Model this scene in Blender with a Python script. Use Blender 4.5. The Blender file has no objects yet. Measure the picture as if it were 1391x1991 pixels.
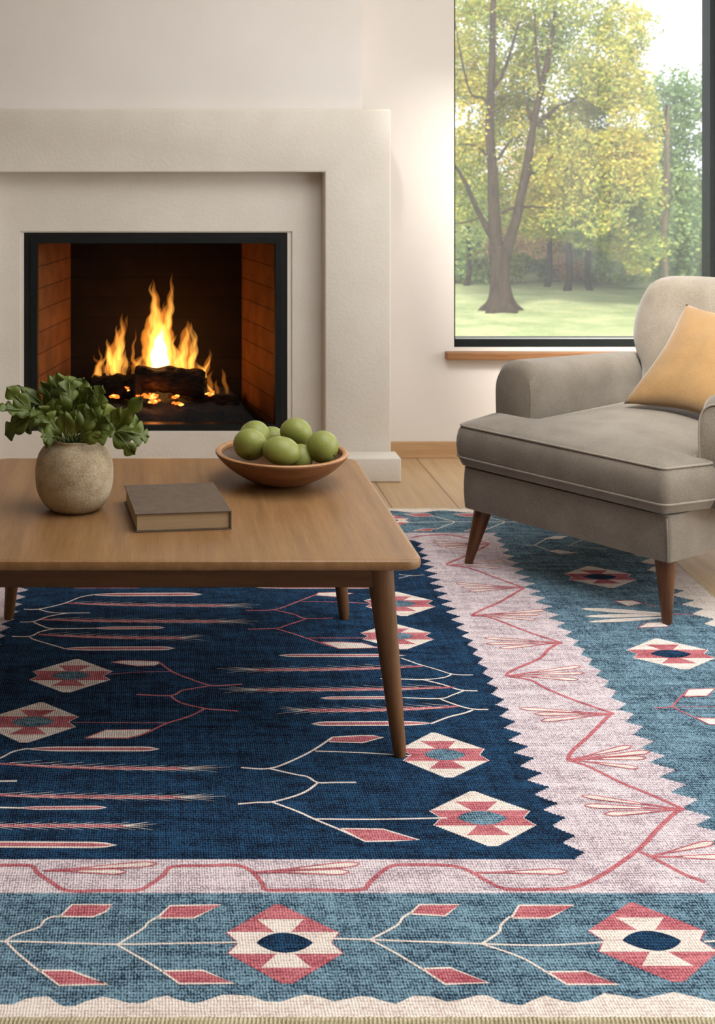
import bpy, bmesh, math, random
from mathutils import Vector, Matrix
from mathutils.geometry import delaunay_2d_cdt
from mathutils import noise as mn
random.seed(7)
PI = math.pi
F = 2500.0; H = 1.25; VX = 304.0; VY = 300.0      # focal length in pixels, eye height, vanishing point
scn = bpy.context.scene
C = scn.collection

# ------------------------------------------------------------------ helpers
def lin(c):
    return tuple(((v/255)/12.92 if v/255 <= .04045 else ((v/255+.055)/1.055)**2.4) for v in c)
def rgba(c): return lin(c)+(1,)
def at(px, py, D):                                  # point of the place at depth D
    return Vector(((px-VX)*D/F, D, H-(py-VY)*D/F))
def gnd(px, py, z=0.008):                           # point on the rug plane
    D = (H-z)*F/(py-VY)
    return Vector(((px-VX)*D/F, D))

def link(o, parent=None):
    C.objects.link(o)
    if parent is not None: o.parent = parent
    return o
def obj(name, bm, mats, parent=None, smooth=False, autos=None):
    me = bpy.data.meshes.new(name)
    bm.normal_update()
    bm.to_mesh(me); bm.free()
    if not isinstance(mats, (list, tuple)): mats = [mats]
    for m in mats: me.materials.append(m)
    if smooth:
        for p in me.polygons: p.use_smooth = True
    if autos is not None:
        for p in me.polygons: p.use_smooth = True
        me.set_sharp_from_angle(angle=autos)
    return link(bpy.data.objects.new(name, me), parent)
def thing(name, label, cat, loc=(0,0,0), rz=0, group=None):
    o = bpy.data.objects.new(name, None); o.empty_display_size = .1
    o.location = loc; o.rotation_euler = (0,0,rz)
    link(o); o['label'] = label; o['category'] = cat
    if group: o['group'] = group
    return o
def tag(o, label, cat, group=None, kind=None):
    o['label'] = label; o['category'] = cat
    if group: o['group'] = group
    if kind: o['kind'] = kind
    return o
def struct(name, bm, m, parent=None, **k):
    o = obj(name, bm, m, parent, **k)
    if parent is None: o['kind'] = 'structure'
    return o
def bx(bm, x0, x1, y0, y1, z0, z1, mi=0):
    vs = [bm.verts.new(p) for p in ((x0,y0,z0),(x1,y0,z0),(x1,y1,z0),(x0,y1,z0),(x0,y0,z1),(x1,y0,z1),(x1,y1,z1),(x0,y1,z1))]
    fs = []
    for f in ((0,3,2,1),(4,5,6,7),(0,1,5,4),(1,2,6,5),(2,3,7,6),(3,0,4,7)):
        q = bm.faces.new([vs[i] for i in f]); q.material_index = mi; fs.append(q)
    return vs
def box(*a, bev=0, seg=3):
    bm = bmesh.new(); bx(bm, *a)
    if bev: bmesh.ops.bevel(bm, geom=bm.edges[:], offset=bev, segments=seg, profile=.5, affect='EDGES')
    return bm
def prism(pts, axis_fn, c0, c1, bev=0, seg=3):
    """outline (a,b) swept from c0 to c1; axis_fn(a,b,c)->xyz"""
    bm = bmesh.new()
    A = [bm.verts.new(axis_fn(a,b,c0)) for a,b in pts]; B = [bm.verts.new(axis_fn(a,b,c1)) for a,b in pts]
    n = len(pts)
    bm.faces.new(A[::-1]); bm.faces.new(B)
    for i in range(n): bm.faces.new((A[i],A[(i+1)%n],B[(i+1)%n],B[i]))
    bmesh.ops.recalc_face_normals(bm, faces=bm.faces[:])
    if bev: bmesh.ops.bevel(bm, geom=bm.edges[:], offset=bev, segments=seg, profile=.5, affect='EDGES')
    return bm
def tube(bm, pts, rad, n=10, cap=True, flat=None, closed=False, mi=0):
    pts = [Vector(p) for p in pts]; N = len(pts)
    if not isinstance(rad, (list, tuple)): rad = [rad]*N
    rings = []; up = None
    for i, p in enumerate(pts):
        a = pts[(i-1)%N] if (closed or i > 0) else p
        b = pts[(i+1)%N] if (closed or i < N-1) else p
        t = (b-a).normalized()
        if up is None:
            up = Vector((0,0,1)) if abs(t.z) < .9 else Vector((0,1,0))
        s = t.cross(up).normalized(); up = s.cross(t).normalized()
        r = rad[i]; ry = r*(flat if flat else 1)
        rings.append([bm.verts.new(p + s*math.cos(2*PI*k/n)*r + up*math.sin(2*PI*k/n)*ry) for k in range(n)])
    m = N if closed else N-1
    for i in range(m):
        A = rings[i]; B = rings[(i+1)%N]
        for k in range(n):
            f = bm.faces.new((A[k],A[(k+1)%n],B[(k+1)%n],B[k])); f.smooth = True; f.material_index = mi
    if cap and not closed:
        f = bm.faces.new(rings[0][::-1]); f.material_index = mi
        f = bm.faces.new(rings[-1]); f.material_index = mi
    return rings
def lathe(prof, n=64, fn=None):
    bm = bmesh.new(); rings = []
    for r, z in prof:
        if r < 1e-6: rings.append([bm.verts.new((0,0,z))])
        else: rings.append([bm.verts.new((r*math.cos(2*PI*k/n), r*math.sin(2*PI*k/n), z)) for k in range(n)])
    for A, B in zip(rings, rings[1:]):
        for k in range(n):
            if len(A) == 1 and len(B) == 1: continue
            if len(A) == 1: bm.faces.new((A[0], B[(k+1)%n], B[k]))
            elif len(B) == 1: bm.faces.new((A[k], A[(k+1)%n], B[0]))
            else: bm.faces.new((A[k],A[(k+1)%n],B[(k+1)%n],B[k]))
    if fn:
        for v in bm.verts: v.co = fn(v.co)
    bmesh.ops.recalc_face_normals(bm, faces=bm.faces[:])
    return bm
def spline(pts, n=8, closed=False):
    P = [Vector(p) for p in pts]; N = len(P); out = []
    rng = range(N if closed else N-1)
    for i in rng:
        p0 = P[(i-1)%N] if (closed or i > 0) else P[0]
        p1 = P[i]; p2 = P[(i+1)%N]; p3 = P[(i+2)%N] if (closed or i+2 < N) else P[-1]
        for k in range(n):
            t = k/n
            out.append(.5*((2*p1)+(-p0+p2)*t+(2*p0-5*p1+4*p2-p3)*t*t+(-p0+3*p1-3*p2+p3)*t**3))
    if not closed: out.append(P[-1])
    return out

# ------------------------------------------------------------------ materials
def mat(name):
    m = bpy.data.materials.new(name); m.use_nodes = True
    nt = m.node_tree; nt.nodes.clear()
    out = nt.nodes.new('ShaderNodeOutputMaterial')
    b = nt.nodes.new('ShaderNodeBsdfPrincipled')
    nt.links.new(b.outputs[0], out.inputs[0])
    return m, nt, b, out
def N(nt, t, **k):
    n = nt.nodes.new('ShaderNode'+t)
    for a, v in k.items():
        if a in n.inputs.keys() if hasattr(n.inputs,'keys') else False: n.inputs[a].default_value = v
        else: setattr(n, a, v)
    return n
def coords(nt, scale=(1,1,1), rot=(0,0,0)):
    tc = nt.nodes.new('ShaderNodeTexCoord'); mp = nt.nodes.new('ShaderNodeMapping')
    mp.inputs['Scale'].default_value = scale; mp.inputs['Rotation'].default_value = rot
    nt.links.new(tc.outputs['Object'], mp.inputs[0]); return mp
def ramp(nt, src, stops):
    r = nt.nodes.new('ShaderNodeValToRGB'); e = r.color_ramp.elements
    while len(e) < len(stops): e.new(.5)
    for i, (p, c) in enumerate(stops): e[i].position = p; e[i].color = rgba(c)
    nt.links.new(src, r.inputs[0]); return r
def noise(nt, vec, scale, detail=4, rough=.55):
    n = nt.nodes.new('ShaderNodeTexNoise')
    n.inputs['Scale'].default_value = scale; n.inputs['Detail'].default_value = detail; n.inputs['Roughness'].default_value = rough
    nt.links.new(vec.outputs[0], n.inputs['Vector']); return n
def bump(nt, b, src, strength=.3, dist=.01):
    n = nt.nodes.new('ShaderNodeBump'); n.inputs['Strength'].default_value = strength; n.inputs['Distance'].default_value = dist
    nt.links.new(src, n.inputs['Height']); nt.links.new(n.outputs[0], b.inputs['Normal']); return n
def math_(nt, op, a, b=None, c=None):
    n = nt.nodes.new('ShaderNodeMath'); n.operation = op
    for i, v in enumerate((a, b, c)):
        if v is None: continue
        if isinstance(v, (int, float)): n.inputs[i].default_value = v
        else: nt.links.new(v, n.inputs[i])
    return n.outputs[0]
def simple(name, col, rough=.6, col2=None, nscale=8, nstops=(.3,.7), bs=0, bscale=60, bd=.005, metal=0, spec=.5, scale=(1,1,1), detail=4):
    m, nt, b, o = mat(name)
    b.inputs['Roughness'].default_value = rough; b.inputs['Metallic'].default_value = metal
    b.inputs['Specular IOR Level'].default_value = spec
    mp = coords(nt, scale)
    n = noise(nt, mp, nscale, detail)
    r = ramp(nt, n.outputs[0], [(nstops[0], col), (nstops[1], col2 or tuple(min(255, v*1.05) for v in col))])
    nt.links.new(r.outputs[0], b.inputs['Base Color'])
    if bs:
        n2 = noise(nt, mp, bscale, 5); bump(nt, b, n2.outputs[0], bs, bd)
    return m

def fabric(name, dark, light, cell=.0016, rough=.95, bs=.25):
    m, nt, b, o = mat(name)
    b.inputs['Roughness'].default_value = rough; b.inputs['Specular IOR Level'].default_value = .15
    b.inputs['Sheen Weight'].default_value = .25; b.inputs['Sheen Roughness'].default_value = .5
    mp = coords(nt)
    n1 = noise(nt, mp, 520, 2); n2 = noise(nt, mp, 9, 4)
    s = nt.nodes.new('ShaderNodeMix'); s.data_type = 'FLOAT'; s.inputs[0].default_value = .35
    nt.links.new(n1.outputs[0], s.inputs[2]); nt.links.new(n2.outputs[0], s.inputs[3])
    r = ramp(nt, s.outputs[0], [(.38, dark), (.62, light)])
    nt.links.new(r.outputs[0], b.inputs['Base Color'])
    n3 = noise(nt, mp, 700, 2)
    bump(nt, b, n3.outputs[0], bs, .001)
    return m

def weave(name, dark, light, lo=.36, hi=.66, cell=.0047, contrast=.26):
    """hand-woven pile: rows of knots, threads of two tones of one dye"""
    m, nt, b, o = mat(name)
    b.inputs['Roughness'].default_value = 1; b.inputs['Specular IOR Level'].default_value = .05
    tc = nt.nodes.new('ShaderNodeTexCoord'); sp = nt.nodes.new('ShaderNodeSeparateXYZ')
    nt.links.new(tc.outputs['Object'], sp.inputs[0])
    wob = nt.nodes.new('ShaderNodeTexNoise'); wob.inputs['Scale'].default_value = 60; wob.inputs['Detail'].default_value = 2
    nt.links.new(tc.outputs['Object'], wob.inputs['Vector'])
    w = math_(nt, 'MULTIPLY', math_(nt, 'SUBTRACT', wob.outputs[0], .5), 4.5)
    fx = math_(nt, 'ADD', math_(nt, 'MULTIPLY', sp.outputs[0], 2*PI/cell), w)
    fy = math_(nt, 'ADD', math_(nt, 'MULTIPLY', sp.outputs[1], 2*PI/(cell*1.55)), w)
    sx = math_(nt, 'SINE', fx); sy = math_(nt, 'SINE', fy)
    wv = math_(nt, 'MULTIPLY_ADD', math_(nt, 'ADD', sx, sy), .25, .5)
    mp = coords(nt, (1, .55, 1)); n1 = noise(nt, mp, 330, 2, .8)
    mp2 = coords(nt, (.5, 1.6, 1)); n2 = noise(nt, mp2, 26, 4, .7)
    mp3 = coords(nt, (3, .25, 1)); n3 = noise(nt, mp3, 24, 3, .6)
    v = math_(nt, 'MULTIPLY_ADD', wv, contrast, math_(nt, 'MULTIPLY_ADD', n1.outputs[0], .90, -.45+.23))
    v = math_(nt, 'MULTIPLY_ADD', n2.outputs[0], .52, v)
    v = math_(nt, 'MULTIPLY_ADD', n3.outputs[0], .20, v)
    v = math_(nt, 'SUBTRACT', v, .23)
    r = ramp(nt, v, [(lo, dark), (hi, light)])
    nt.links.new(r.outputs[0], b.inputs['Base Color'])
    hgt = math_(nt, 'ADD', wv, math_(nt, 'MULTIPLY', n1.outputs[0], .6))
    bump(nt, b, hgt, .55, .0018)
    return m

def wood(name, cols, grain='Y', rough=.4, sc=1.0, spec=.4, rings=True):
    m, nt, b, o = mat(name)
    b.inputs['Roughness'].default_value = rough; b.inputs['Specular IOR Level'].default_value = spec
    s = {'X': (1.2, 22, 22), 'Y': (22, 1.2, 22), 'Z': (22, 22, 1.2)}[grain]
    mp = coords(nt, tuple(v*sc for v in s))
    n = noise(nt, mp, 2.2, 7, .65)
    mp2 = coords(nt, tuple(v*sc*6 for v in s)); n2 = noise(nt, mp2, 3, 4, .6)
    v = math_(nt, 'MULTIPLY_ADD', n2.outputs[0], .3, math_(nt, 'MULTIPLY', n.outputs[0], .7))
    r = ramp(nt, v, [(.32, cols[0]), (.5, cols[1]), (.68, cols[2])])
    nt.links.new(r.outputs[0], b.inputs['Base Color'])
    bump(nt, b, v, .06, .002)
    return m

M = {}
M['wall'] = simple('white_plaster', (214,207,199), .9, (219,212,205), 3, bs=.08, bscale=90, spec=.2)
M['taupe'] = simple('bounce_cutting_taupe', (128,114,98), .9, (134,120,104), 3, spec=.2)  # dark tone given to the unseen walls to cut bounce light
M['stucco'] = simple('rough_limewash_plaster', (213,205,192), .92, (220,213,202), 5, bs=.30, bscale=90, bd=.004, spec=.2)
M['breast'] = simple('limewash_chimney', (222,215,208), .92, (228,222,216), 2, bs=.08, bscale=70, spec=.2)
M['ceil'] = simple('ceiling_paint', (235,232,228), .9, spec=.2)
M['black'] = simple('black_metal', (9,11,11), .4, (15,17,17), 12, spec=.5)
M['winframe'] = simple('anthracite_metal', (16,21,21), .45, (22,28,28), 12, spec=.25)
M['winliner'] = simple('light_gasket', (150,152,150), .4)
M['sill'] = wood('sill_wood', ((112,74,44),(136,94,58),(150,108,70)), 'X', .5)
M['base'] = wood('baseboard_wood', ((164,128,90),(178,142,102),(190,155,114)), 'X', .5)
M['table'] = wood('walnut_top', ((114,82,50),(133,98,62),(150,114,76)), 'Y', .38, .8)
M['tableX'] = wood('walnut_apron_shaded', ((70,45,24),(90,59,33),(106,71,42)), 'X', .45)  # same walnut as the top, with the apron's shade put into the colour
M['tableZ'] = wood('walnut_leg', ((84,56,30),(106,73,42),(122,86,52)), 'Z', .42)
M['cleg'] = wood('chair_leg_wood', ((66,38,18),(90,54,28),(110,68,36)), 'Z', .35)
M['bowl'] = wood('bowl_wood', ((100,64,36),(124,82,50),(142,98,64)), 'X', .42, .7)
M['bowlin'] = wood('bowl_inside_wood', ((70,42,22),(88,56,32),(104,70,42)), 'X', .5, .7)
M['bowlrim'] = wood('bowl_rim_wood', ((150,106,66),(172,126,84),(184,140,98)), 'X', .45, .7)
M['fabric'] = fabric('grey_linen', (108,99,87), (140,131,119))
M['piping'] = fabric('piping_linen', (132,123,111), (158,149,137))
M['mustard'] = fabric('mustard_wool', (122,94,58), (146,115,76))
M['cover'] = simple('brown_bookcloth', (80,66,52), .8, (94,78,63), 40, bs=.15, bscale=600, bd=.0006)
M['floor'] = None

# floor boards run away from the camera
def floor_mat():
    m, nt, b, o = mat('oak_floor_boards')
    b.inputs['Roughness'].default_value = .45
    tc = nt.nodes.new('ShaderNodeTexCoord'); sp = nt.nodes.new('ShaderNodeSeparateXYZ')
    nt.links.new(tc.outputs['Object'], sp.inputs[0])
    u = math_(nt, 'DIVIDE', math_(nt, 'SUBTRACT', sp.outputs[0], 1.07), .235)
    fr = math_(nt, 'FRACT', u); idx = math_(nt, 'FLOOR', u)
    d = math_(nt, 'ABSOLUTE', math_(nt, 'SUBTRACT', fr, .5))
    seam = math_(nt, 'GREATER_THAN', d, .492)
    wn = nt.nodes.new('ShaderNodeTexWhiteNoise'); wn.noise_dimensions = '1D'; nt.links.new(idx, wn.inputs['W'])
    mp = coords(nt, (14, .9, 1)); n = noise(nt, mp, 2.5, 6, .6)
    v = math_(nt, 'MULTIPLY_ADD', wn.outputs[0], .18, math_(nt, 'MULTIPLY', n.outputs[0], .8))
    r = ramp(nt, v, [(.25, (166,136,102)), (.5, (184,154,118)), (.75, (198,170,136))])
    mx = nt.nodes.new('ShaderNodeMix'); mx.data_type = 'RGBA'
    nt.links.new(seam, mx.inputs[0]); nt.links.new(r.outputs[0], mx.inputs[6]); mx.inputs[7].default_value = rgba((96,68,44))
    nt.links.new(mx.outputs[2], b.inputs['Base Color'])
    bump(nt, b, math_(nt, 'SUBTRACT', n.outputs[0], math_(nt, 'MULTIPLY', seam, 2)), .08, .002)
    return m
M['floor'] = floor_mat()

def brick_mat(name, c1, c2, mortar, plane):
    m, nt, b, o = mat(name)
    b.inputs['Roughness'].default_value = .9; b.inputs['Specular IOR Level'].default_value = .15
    tc = nt.nodes.new('ShaderNodeTexCoord'); sp = nt.nodes.new('ShaderNodeSeparateXYZ'); cb = nt.nodes.new('ShaderNodeCombineXYZ')
    nt.links.new(tc.outputs['Object'], sp.inputs[0])
    nt.links.new(sp.outputs[0 if plane == 'X' else 1], cb.inputs[0]); nt.links.new(sp.outputs[2], cb.inputs[1])
    br = nt.nodes.new('ShaderNodeTexBrick')
    nt.links.new(cb.outputs[0], br.inputs['Vector'])
    br.inputs['Color1'].default_value = rgba(c1); br.inputs['Color2'].default_value = rgba(c2); br.inputs['Mortar'].default_value = rgba(mortar)
    br.inputs['Scale'].default_value = 1; br.inputs['Mortar Size'].default_value = .0022
    br.inputs['Brick Width'].default_value = 5; br.inputs['Row Height'].default_value = .0885; br.inputs['Mortar Smooth'].default_value = .2
    mp = coords(nt); n = noise(nt, mp, 12, 5)
    mx = nt.nodes.new('ShaderNodeMix'); mx.data_type = 'RGBA'; mx.blend_type = 'MULTIPLY'; mx.inputs[0].default_value = .6
    r = ramp(nt, n.outputs[0], [(.3, (150,150,150)), (.7, (255,255,255))])
    nt.links.new(br.outputs[0], mx.inputs[6]); nt.links.new(r.outputs[0], mx.inputs[7])
    nt.links.new(mx.outputs[2], b.inputs['Base Color'])
    return m
M['brick_side'] = brick_mat('firebrick_panels', (112,70,36), (104,63,31), (48,27,12), 'Y')
M['brick_back'] = brick_mat('sooty_firebrick', (30,20,14), (24,16,12), (12,8,6), 'X')

def emis(name, col, s):
    m = bpy.data.materials.new(name); m.use_nodes = True; nt = m.node_tree; nt.nodes.clear()
    o = nt.nodes.new('ShaderNodeOutputMaterial'); e = nt.nodes.new('ShaderNodeEmission')
    e.inputs[0].default_value = (*col, 1); e.inputs[1].default_value = s
    nt.links.new(e.outputs[0], o.inputs[0]); return m
def flame_mat(name, col, s):
    m = bpy.data.materials.new(name); m.use_nodes = True; nt = m.node_tree; nt.nodes.clear()
    o = nt.nodes.new('ShaderNodeOutputMaterial'); e = nt.nodes.new('ShaderNodeEmission')
    e.inputs[0].default_value = (*col, 1); e.inputs[1].default_value = s
    nt.links.new(e.outputs[0], o.inputs['Volume']); return m

# ------------------------------------------------------------------ room
XL, XR, YB, YW, ZC = -2.6, 3.1, -1.6, 5.297, 2.75
def wall_holes(rect, holes, fn, c0, c1):
    """rect (a0,a1,b0,b1) with rectangular holes, thickness c0..c1"""
    bm = bmesh.new()
    As = sorted({rect[0],rect[1],*[h[0] for h in holes],*[h[1] for h in holes]})
    Bs = sorted({rect[2],rect[3],*[h[2] for h in holes],*[h[3] for h in holes]})
    for a0,a1 in zip(As,As[1:]):
        for b0,b1 in zip(Bs,Bs[1:]):
            am, bm_ = (a0+a1)/2, (b0+b1)/2
            if any(h[0]<am<h[1] and h[2]<bm_<h[3] for h in holes): continue
            p = fn(a0,b0,c0); q = fn(a1,b1,c1)
            bx(bm, min(p[0],q[0]),max(p[0],q[0]),min(p[1],q[1]),max(p[1],q[1]),min(p[2],q[2]),max(p[2],q[2]))
    bmesh.ops.remove_doubles(bm, verts=bm.verts[:], dist=1e-5)
    # drop interior faces shared by two boxes
    seen = {}
    for f in bm.faces: seen.setdefault(tuple(sorted(v.index for v in f.verts)) if False else frozenset(f.verts), []).append(f)
    dead = [f for l in seen.values() if len(l) > 1 for f in l]
    bmesh.ops.delete(bm, geom=dead, context='FACES')
    bmesh.ops.recalc_face_normals(bm, faces=bm.faces[:])
    return bm
WX0, WX1, WZ0, WZ1 = 1.2275, 2.40, .4555, 2.45
bm = wall_holes((XL,XR,0,ZC), [(WX0,WX1,WZ0,WZ1), (-.56,.56,.06,1.06)], lambda a,b,c:(a,c,b), YW, YW+.16)
struct('wall_back', bm, M['wall'])
RW = (.2, 4.3, .35, 2.45)
struct('wall_right', wall_holes((YB,YW+.16,0,ZC), [RW], lambda a,b,c:(c,a,b), XR, XR+.16), M['wall'])
struct('wall_left', box(XL-.16, XL, YB, YW+.16, 0, ZC), M['taupe'])
FW = (-1.7, 2.3, .3, 2.45)
struct('wall_front', box(XL-.16,XR+.16,YB-.16,YB,0,ZC), M['taupe'])
ADDED_SKY = (.3, 2.5, 1.1, 3.9)  # unseen ceiling opening, added and placed for light from above
struct('ceiling', wall_holes((XL-.16,XR+.16,YB-.16,YW+.16), [ADDED_SKY], lambda a,b,c:(a,b,c), ZC, ZC+.16), M['ceil'])
struct('floor', box(XL-.16, XR+.16, YB-.16, YW+.16, -.1, 0), M['floor'])
struct('baseboard_back', box(.93, XR, YW-.012, YW, 0, .068, bev=.002, seg=1), M['base'])
struct('baseboard_right', box(XR-.012, XR, YB, YW-.012, 0, .068, bev=.002, seg=1), M['base'])
struct('wall_chimney', box(-1.2, .809, 5.055, YW, 1.4266, ZC), M['breast'])

def window(name, ax, a0, a1, b0, b1, c0, c1, fw, mull=()):
    """frame lying in the wall hole. ax 'Y': a=x, c=y ; ax 'X': a=y, c=x ; ax 'Z': a=x,b=y,c=z"""
    root = bpy.data.objects.new(name, None); link(root); root['kind'] = 'structure'
    fn = {'Y': lambda a,b,c:(a,c,b), 'X': lambda a,b,c:(c,a,b), 'Z': lambda a,b,c:(a,b,c)}[ax]
    hs = []
    xs = [a0+fw[0]]
    for mm in mull: hs.append((xs[-1], mm-.02, b0+fw[2], b1-fw[3])); xs.append(mm+.02)
    hs.append((xs[-1], a1-fw[1], b0+fw[2], b1-fw[3]))
    obj('window_frame', wall_holes((a0,a1,b0,b1), hs, fn, c0, c1), M['winframe'], root)
    g = bmesh.new()
    cm = (c0*.4+c1*.6)
    for h in hs:
        p = fn(h[0],h[2],cm-.002); q = fn(h[1],h[3],cm+.002)
        bx(g, min(p[0],q[0]),max(p[0],q[0]),min(p[1],q[1]),max(p[1],q[1]),min(p[2],q[2]),max(p[2],q[2]))
    obj('window_pane', g, M['glass'], root)
    return root
mg = bpy.data.materials.new('clear_glass'); mg.use_nodes = True; nt = mg.node_tree; nt.nodes.clear()
o_ = nt.nodes.new('ShaderNodeOutputMaterial'); t_ = nt.nodes.new('ShaderNodeBsdfTransparent'); g_ = nt.nodes.new('ShaderNodeBsdfGlossy')
x_ = nt.nodes.new('ShaderNodeMixShader'); x_.inputs[0].default_value = .006; g_.inputs['Roughness'].default_value = .02
nt.links.new(t_.outputs[0], x_.inputs[1]); nt.links.new(g_.outputs[0], x_.inputs[2]); nt.links.new(x_.outputs[0], o_.inputs[0])
M['glass'] = mg
w1 = window('window_1', 'Y', WX0, WX1, WZ0, WZ1, YW+.005, YW+.085, (.006, .115, .033, .06))
# inner light line of the sash along the bottom and the right
bm = bmesh.new(); bx(bm, WX0+.006, WX1-.075, YW+.004, YW+.010, WZ0+.033, WZ0+.038)
bx(bm, WX1-.092, WX1-.088, YW+.000, YW+.006, WZ0+.03, WZ1-.06)
obj('glazing_bead', bm, M['winliner'], w1)
struct('trim_1', box(1.189, 2.55, YW-.047, YW, .409, .4395, bev=.003, seg=2), M['sill'])
window('window_2', 'X', *RW, XR+.04, XR+.12, (.05,.05,.05,.05), (1.57, 2.93))
window('added_skylight', 'Z', *ADDED_SKY, ZC+.04, ZC+.12, (.05,.05,.05,.05), (1.4,))  # added skylight frame, out of view

# ------------------------------------------------------------------ fireplace
fp = thing('fireplace', 'cream plaster fireplace surround with stepped recess and black-framed firebox', 'fireplace', (0,5.1,0))
def P(o): # keep world-space mesh coordinates under a moved parent
    o.matrix_parent_inverse = o.parent.matrix_basis.inverted(); return o
RX, RZ = .658, 1.18
pts = [(-.917,0),(-RX,0),(-RX,RZ),(RX,RZ),(RX,0),(.917,0),(.917,1.4266),(-.917,1.4266)]
bm = prism(pts, lambda a,b,c:(a,c,b), 5.017, YW-.001, bev=.008, seg=3)
P(obj('surround', bm, M['stucco'], fp, autos=.7))
OX0, OX1, OZ0, OZ1 = -.541, .540, .146, .944
bm = wall_holes((-RX+.0005,RX-.0005,0.0,RZ-.0005), [(OX0,OX1,OZ0,OZ1)], lambda a,b,c:(a,c,b), 5.105, 5.16)
P(obj('recessed_panel', bm, M['stucco'], fp))
for s in (-1, 1):
    a, b = sorted((s*.62, s*.934))
    P(obj('plinth', box(a, b, 4.898, 5.0165, 0, .092, bev=.006, seg=3), M['stucco'], fp, autos=.7))
# opening liner, metal frame
bm = wall_holes((OX0,OX1,OZ0,OZ1), [(-.527,.522,.149,.9387)], lambda a,b,c:(a,c,b), 5.112, 5.17)
P(obj('opening_trim', bm, M['stucco'], fp))
bm = wall_holes((-.527,.522,.149,.9387), [(-.474,.474,.176,.896)], lambda a,b,c:(a,c,b), 5.118, 5.165)
fr = P(obj('metal_frame', bm, M['black'], fp))
bm = wall_holes((-.500,.497,.160,.917), [(-.4745,.4745,.1755,.8965)], lambda a,b,c:(a,c,b), 5.112, 5.1179)
P(obj('frame_lip', bm, M['winframe'], fp))
# firebox: floor, top, splayed sides, back
y0, y1 = 5.166, 5.66
bx0 = .478; bxb = .377
def slab(q, th, nrm):
    bm = bmesh.new(); n = Vector(nrm).normalized()*th
    A = [bm.verts.new(p) for p in q]; B = [bm.verts.new(Vector(p)+n) for p in q]
    bm.faces.new(A); bm.faces.new(B[::-1])
    for i in range(4): bm.faces.new((A[i],B[i],B[(i+1)%4],A[(i+1)%4]))
    bmesh.ops.recalc_face_normals(bm, faces=bm.faces[:]); return bm
fbx = [('firebox_side', [(-bx0,y0,.15),(-bxb,y1,.15),(-bxb,y1,1.0),(-bx0,y0,1.0)], (-1,0,0), 'brick_side'),
       ('firebox_side', [(bx0,y0,.15),(bxb,y1,.15),(bxb,y1,1.0),(bx0,y0,1.0)], (1,0,0), 'brick_side'),
       ('firebox_back', [(-.45,y1,.12),(.45,y1,.12),(.45,y1,1.03),(-.45,y1,1.03)], (0,1,0), 'brick_back'),
       ('firebox_floor', [(-.5,y0-.004,.15),(.5,y0-.004,.15),(.45,y1,.15),(-.45,y1,.15)], (0,0,-1), 'brick_back'),
       ('firebox_top', [(-.5,y0,.96),(.5,y0,.96),(.45,y1,.96),(-.45,y1,.96)], (0,0,1), 'brick_back')]
for nme, q, nr, mm in fbx:
    P(obj(nme, slab(q, .03, nr), M[mm], fp))
# unseen box added behind the firebox so the sun does not leak in
P(obj('firebox_sun_block', box(-.62,.62,YW+.161,5.76,.0,1.2), M['stucco'], fp)).hide_render = False
# the box must not fill the firebox: build it as a shell instead
cas = [o for o in fp.children if o.name.startswith('firebox_sun_block')][0]
bmc = bmesh.new()
bx(bmc,-.62,-.53,YW+.161,5.76,0,1.2); bx(bmc,.53,.62,YW+.161,5.76,0,1.2); bx(bmc,-.53,.53,5.70,5.76,0,1.2); bx(bmc,-.53,.53,YW+.161,5.70,1.08,1.2)
bmc.to_mesh(cas.data); bmc.free()

# ------------------------------------------------------------------ fire
def fbark():
    m, nt, b, o = mat('charred_bark')
    b.inputs['Roughness'].default_value = .95; b.inputs['Specular IOR Level'].default_value = .1
    mp = coords(nt, (3, 12, 12)); n = noise(nt, mp, 8, 6, .7)
    r = ramp(nt, n.outputs[0], [(.35, (10,7,5)), (.55, (34,22,14)), (.75, (66,44,28))])
    nt.links.new(r.outputs[0], b.inputs['Base Color']); bump(nt, b, n.outputs[0], .9, .02)
    return m
M['bark'] = fbark()
def ash_mat():
    m, nt, b, o = mat('ash_and_charcoal')
    b.inputs['Roughness'].default_value = 1
    mp = coords(nt, (1,1,1)); n = noise(nt, mp, 60, 5, .7)
    r = ramp(nt, n.outputs[0], [(.40, (5,4,3)), (.62, (22,16,12)), (.85, (70,52,38))])
    nt.links.new(r.outputs[0], b.inputs['Base Color']); bump(nt, b, n.outputs[0], 1, .01)
    return m
M['ash'] = ash_mat()
bm = bmesh.new(); nx, ny = 90, 44
def ashz(x, y):
    e = min(1, (x+.43)/.06, (.43-x)/.06, (y-5.2)/.03, (5.64-y)/.04)
    return .151 + max(0, e)*(.028 + .035*(mn.noise(Vector((x*14,y*14,1)))*.5+.5) + .018*(mn.noise(Vector((x*45,y*45,3)))*.5+.5) + .03*max(0,(y-5.25)/.3))
g = [[bm.verts.new((-.43+.86*i/nx, 5.19+.46*j/ny, ashz(-.43+.86*i/nx, 5.19+.46*j/ny))) for j in range(ny+1)] for i in range(nx+1)]
for i in range(nx):
    for j in range(ny):
        x = abs(g[i][j].co.x); 
        bm.faces.new((g[i][j],g[i+1][j],g[i+1][j+1],g[i][j+1]))
for v in bm.verts:                                   # follow the splayed side walls
    k = 1 - .17*(v.co.y-5.19)/.46; v.co.x *= k
tag(obj('ash_bed', bm, M['ash'], smooth=True), 'dark bed of ash and charcoal on the firebox floor', 'ash', kind='stuff')

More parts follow.
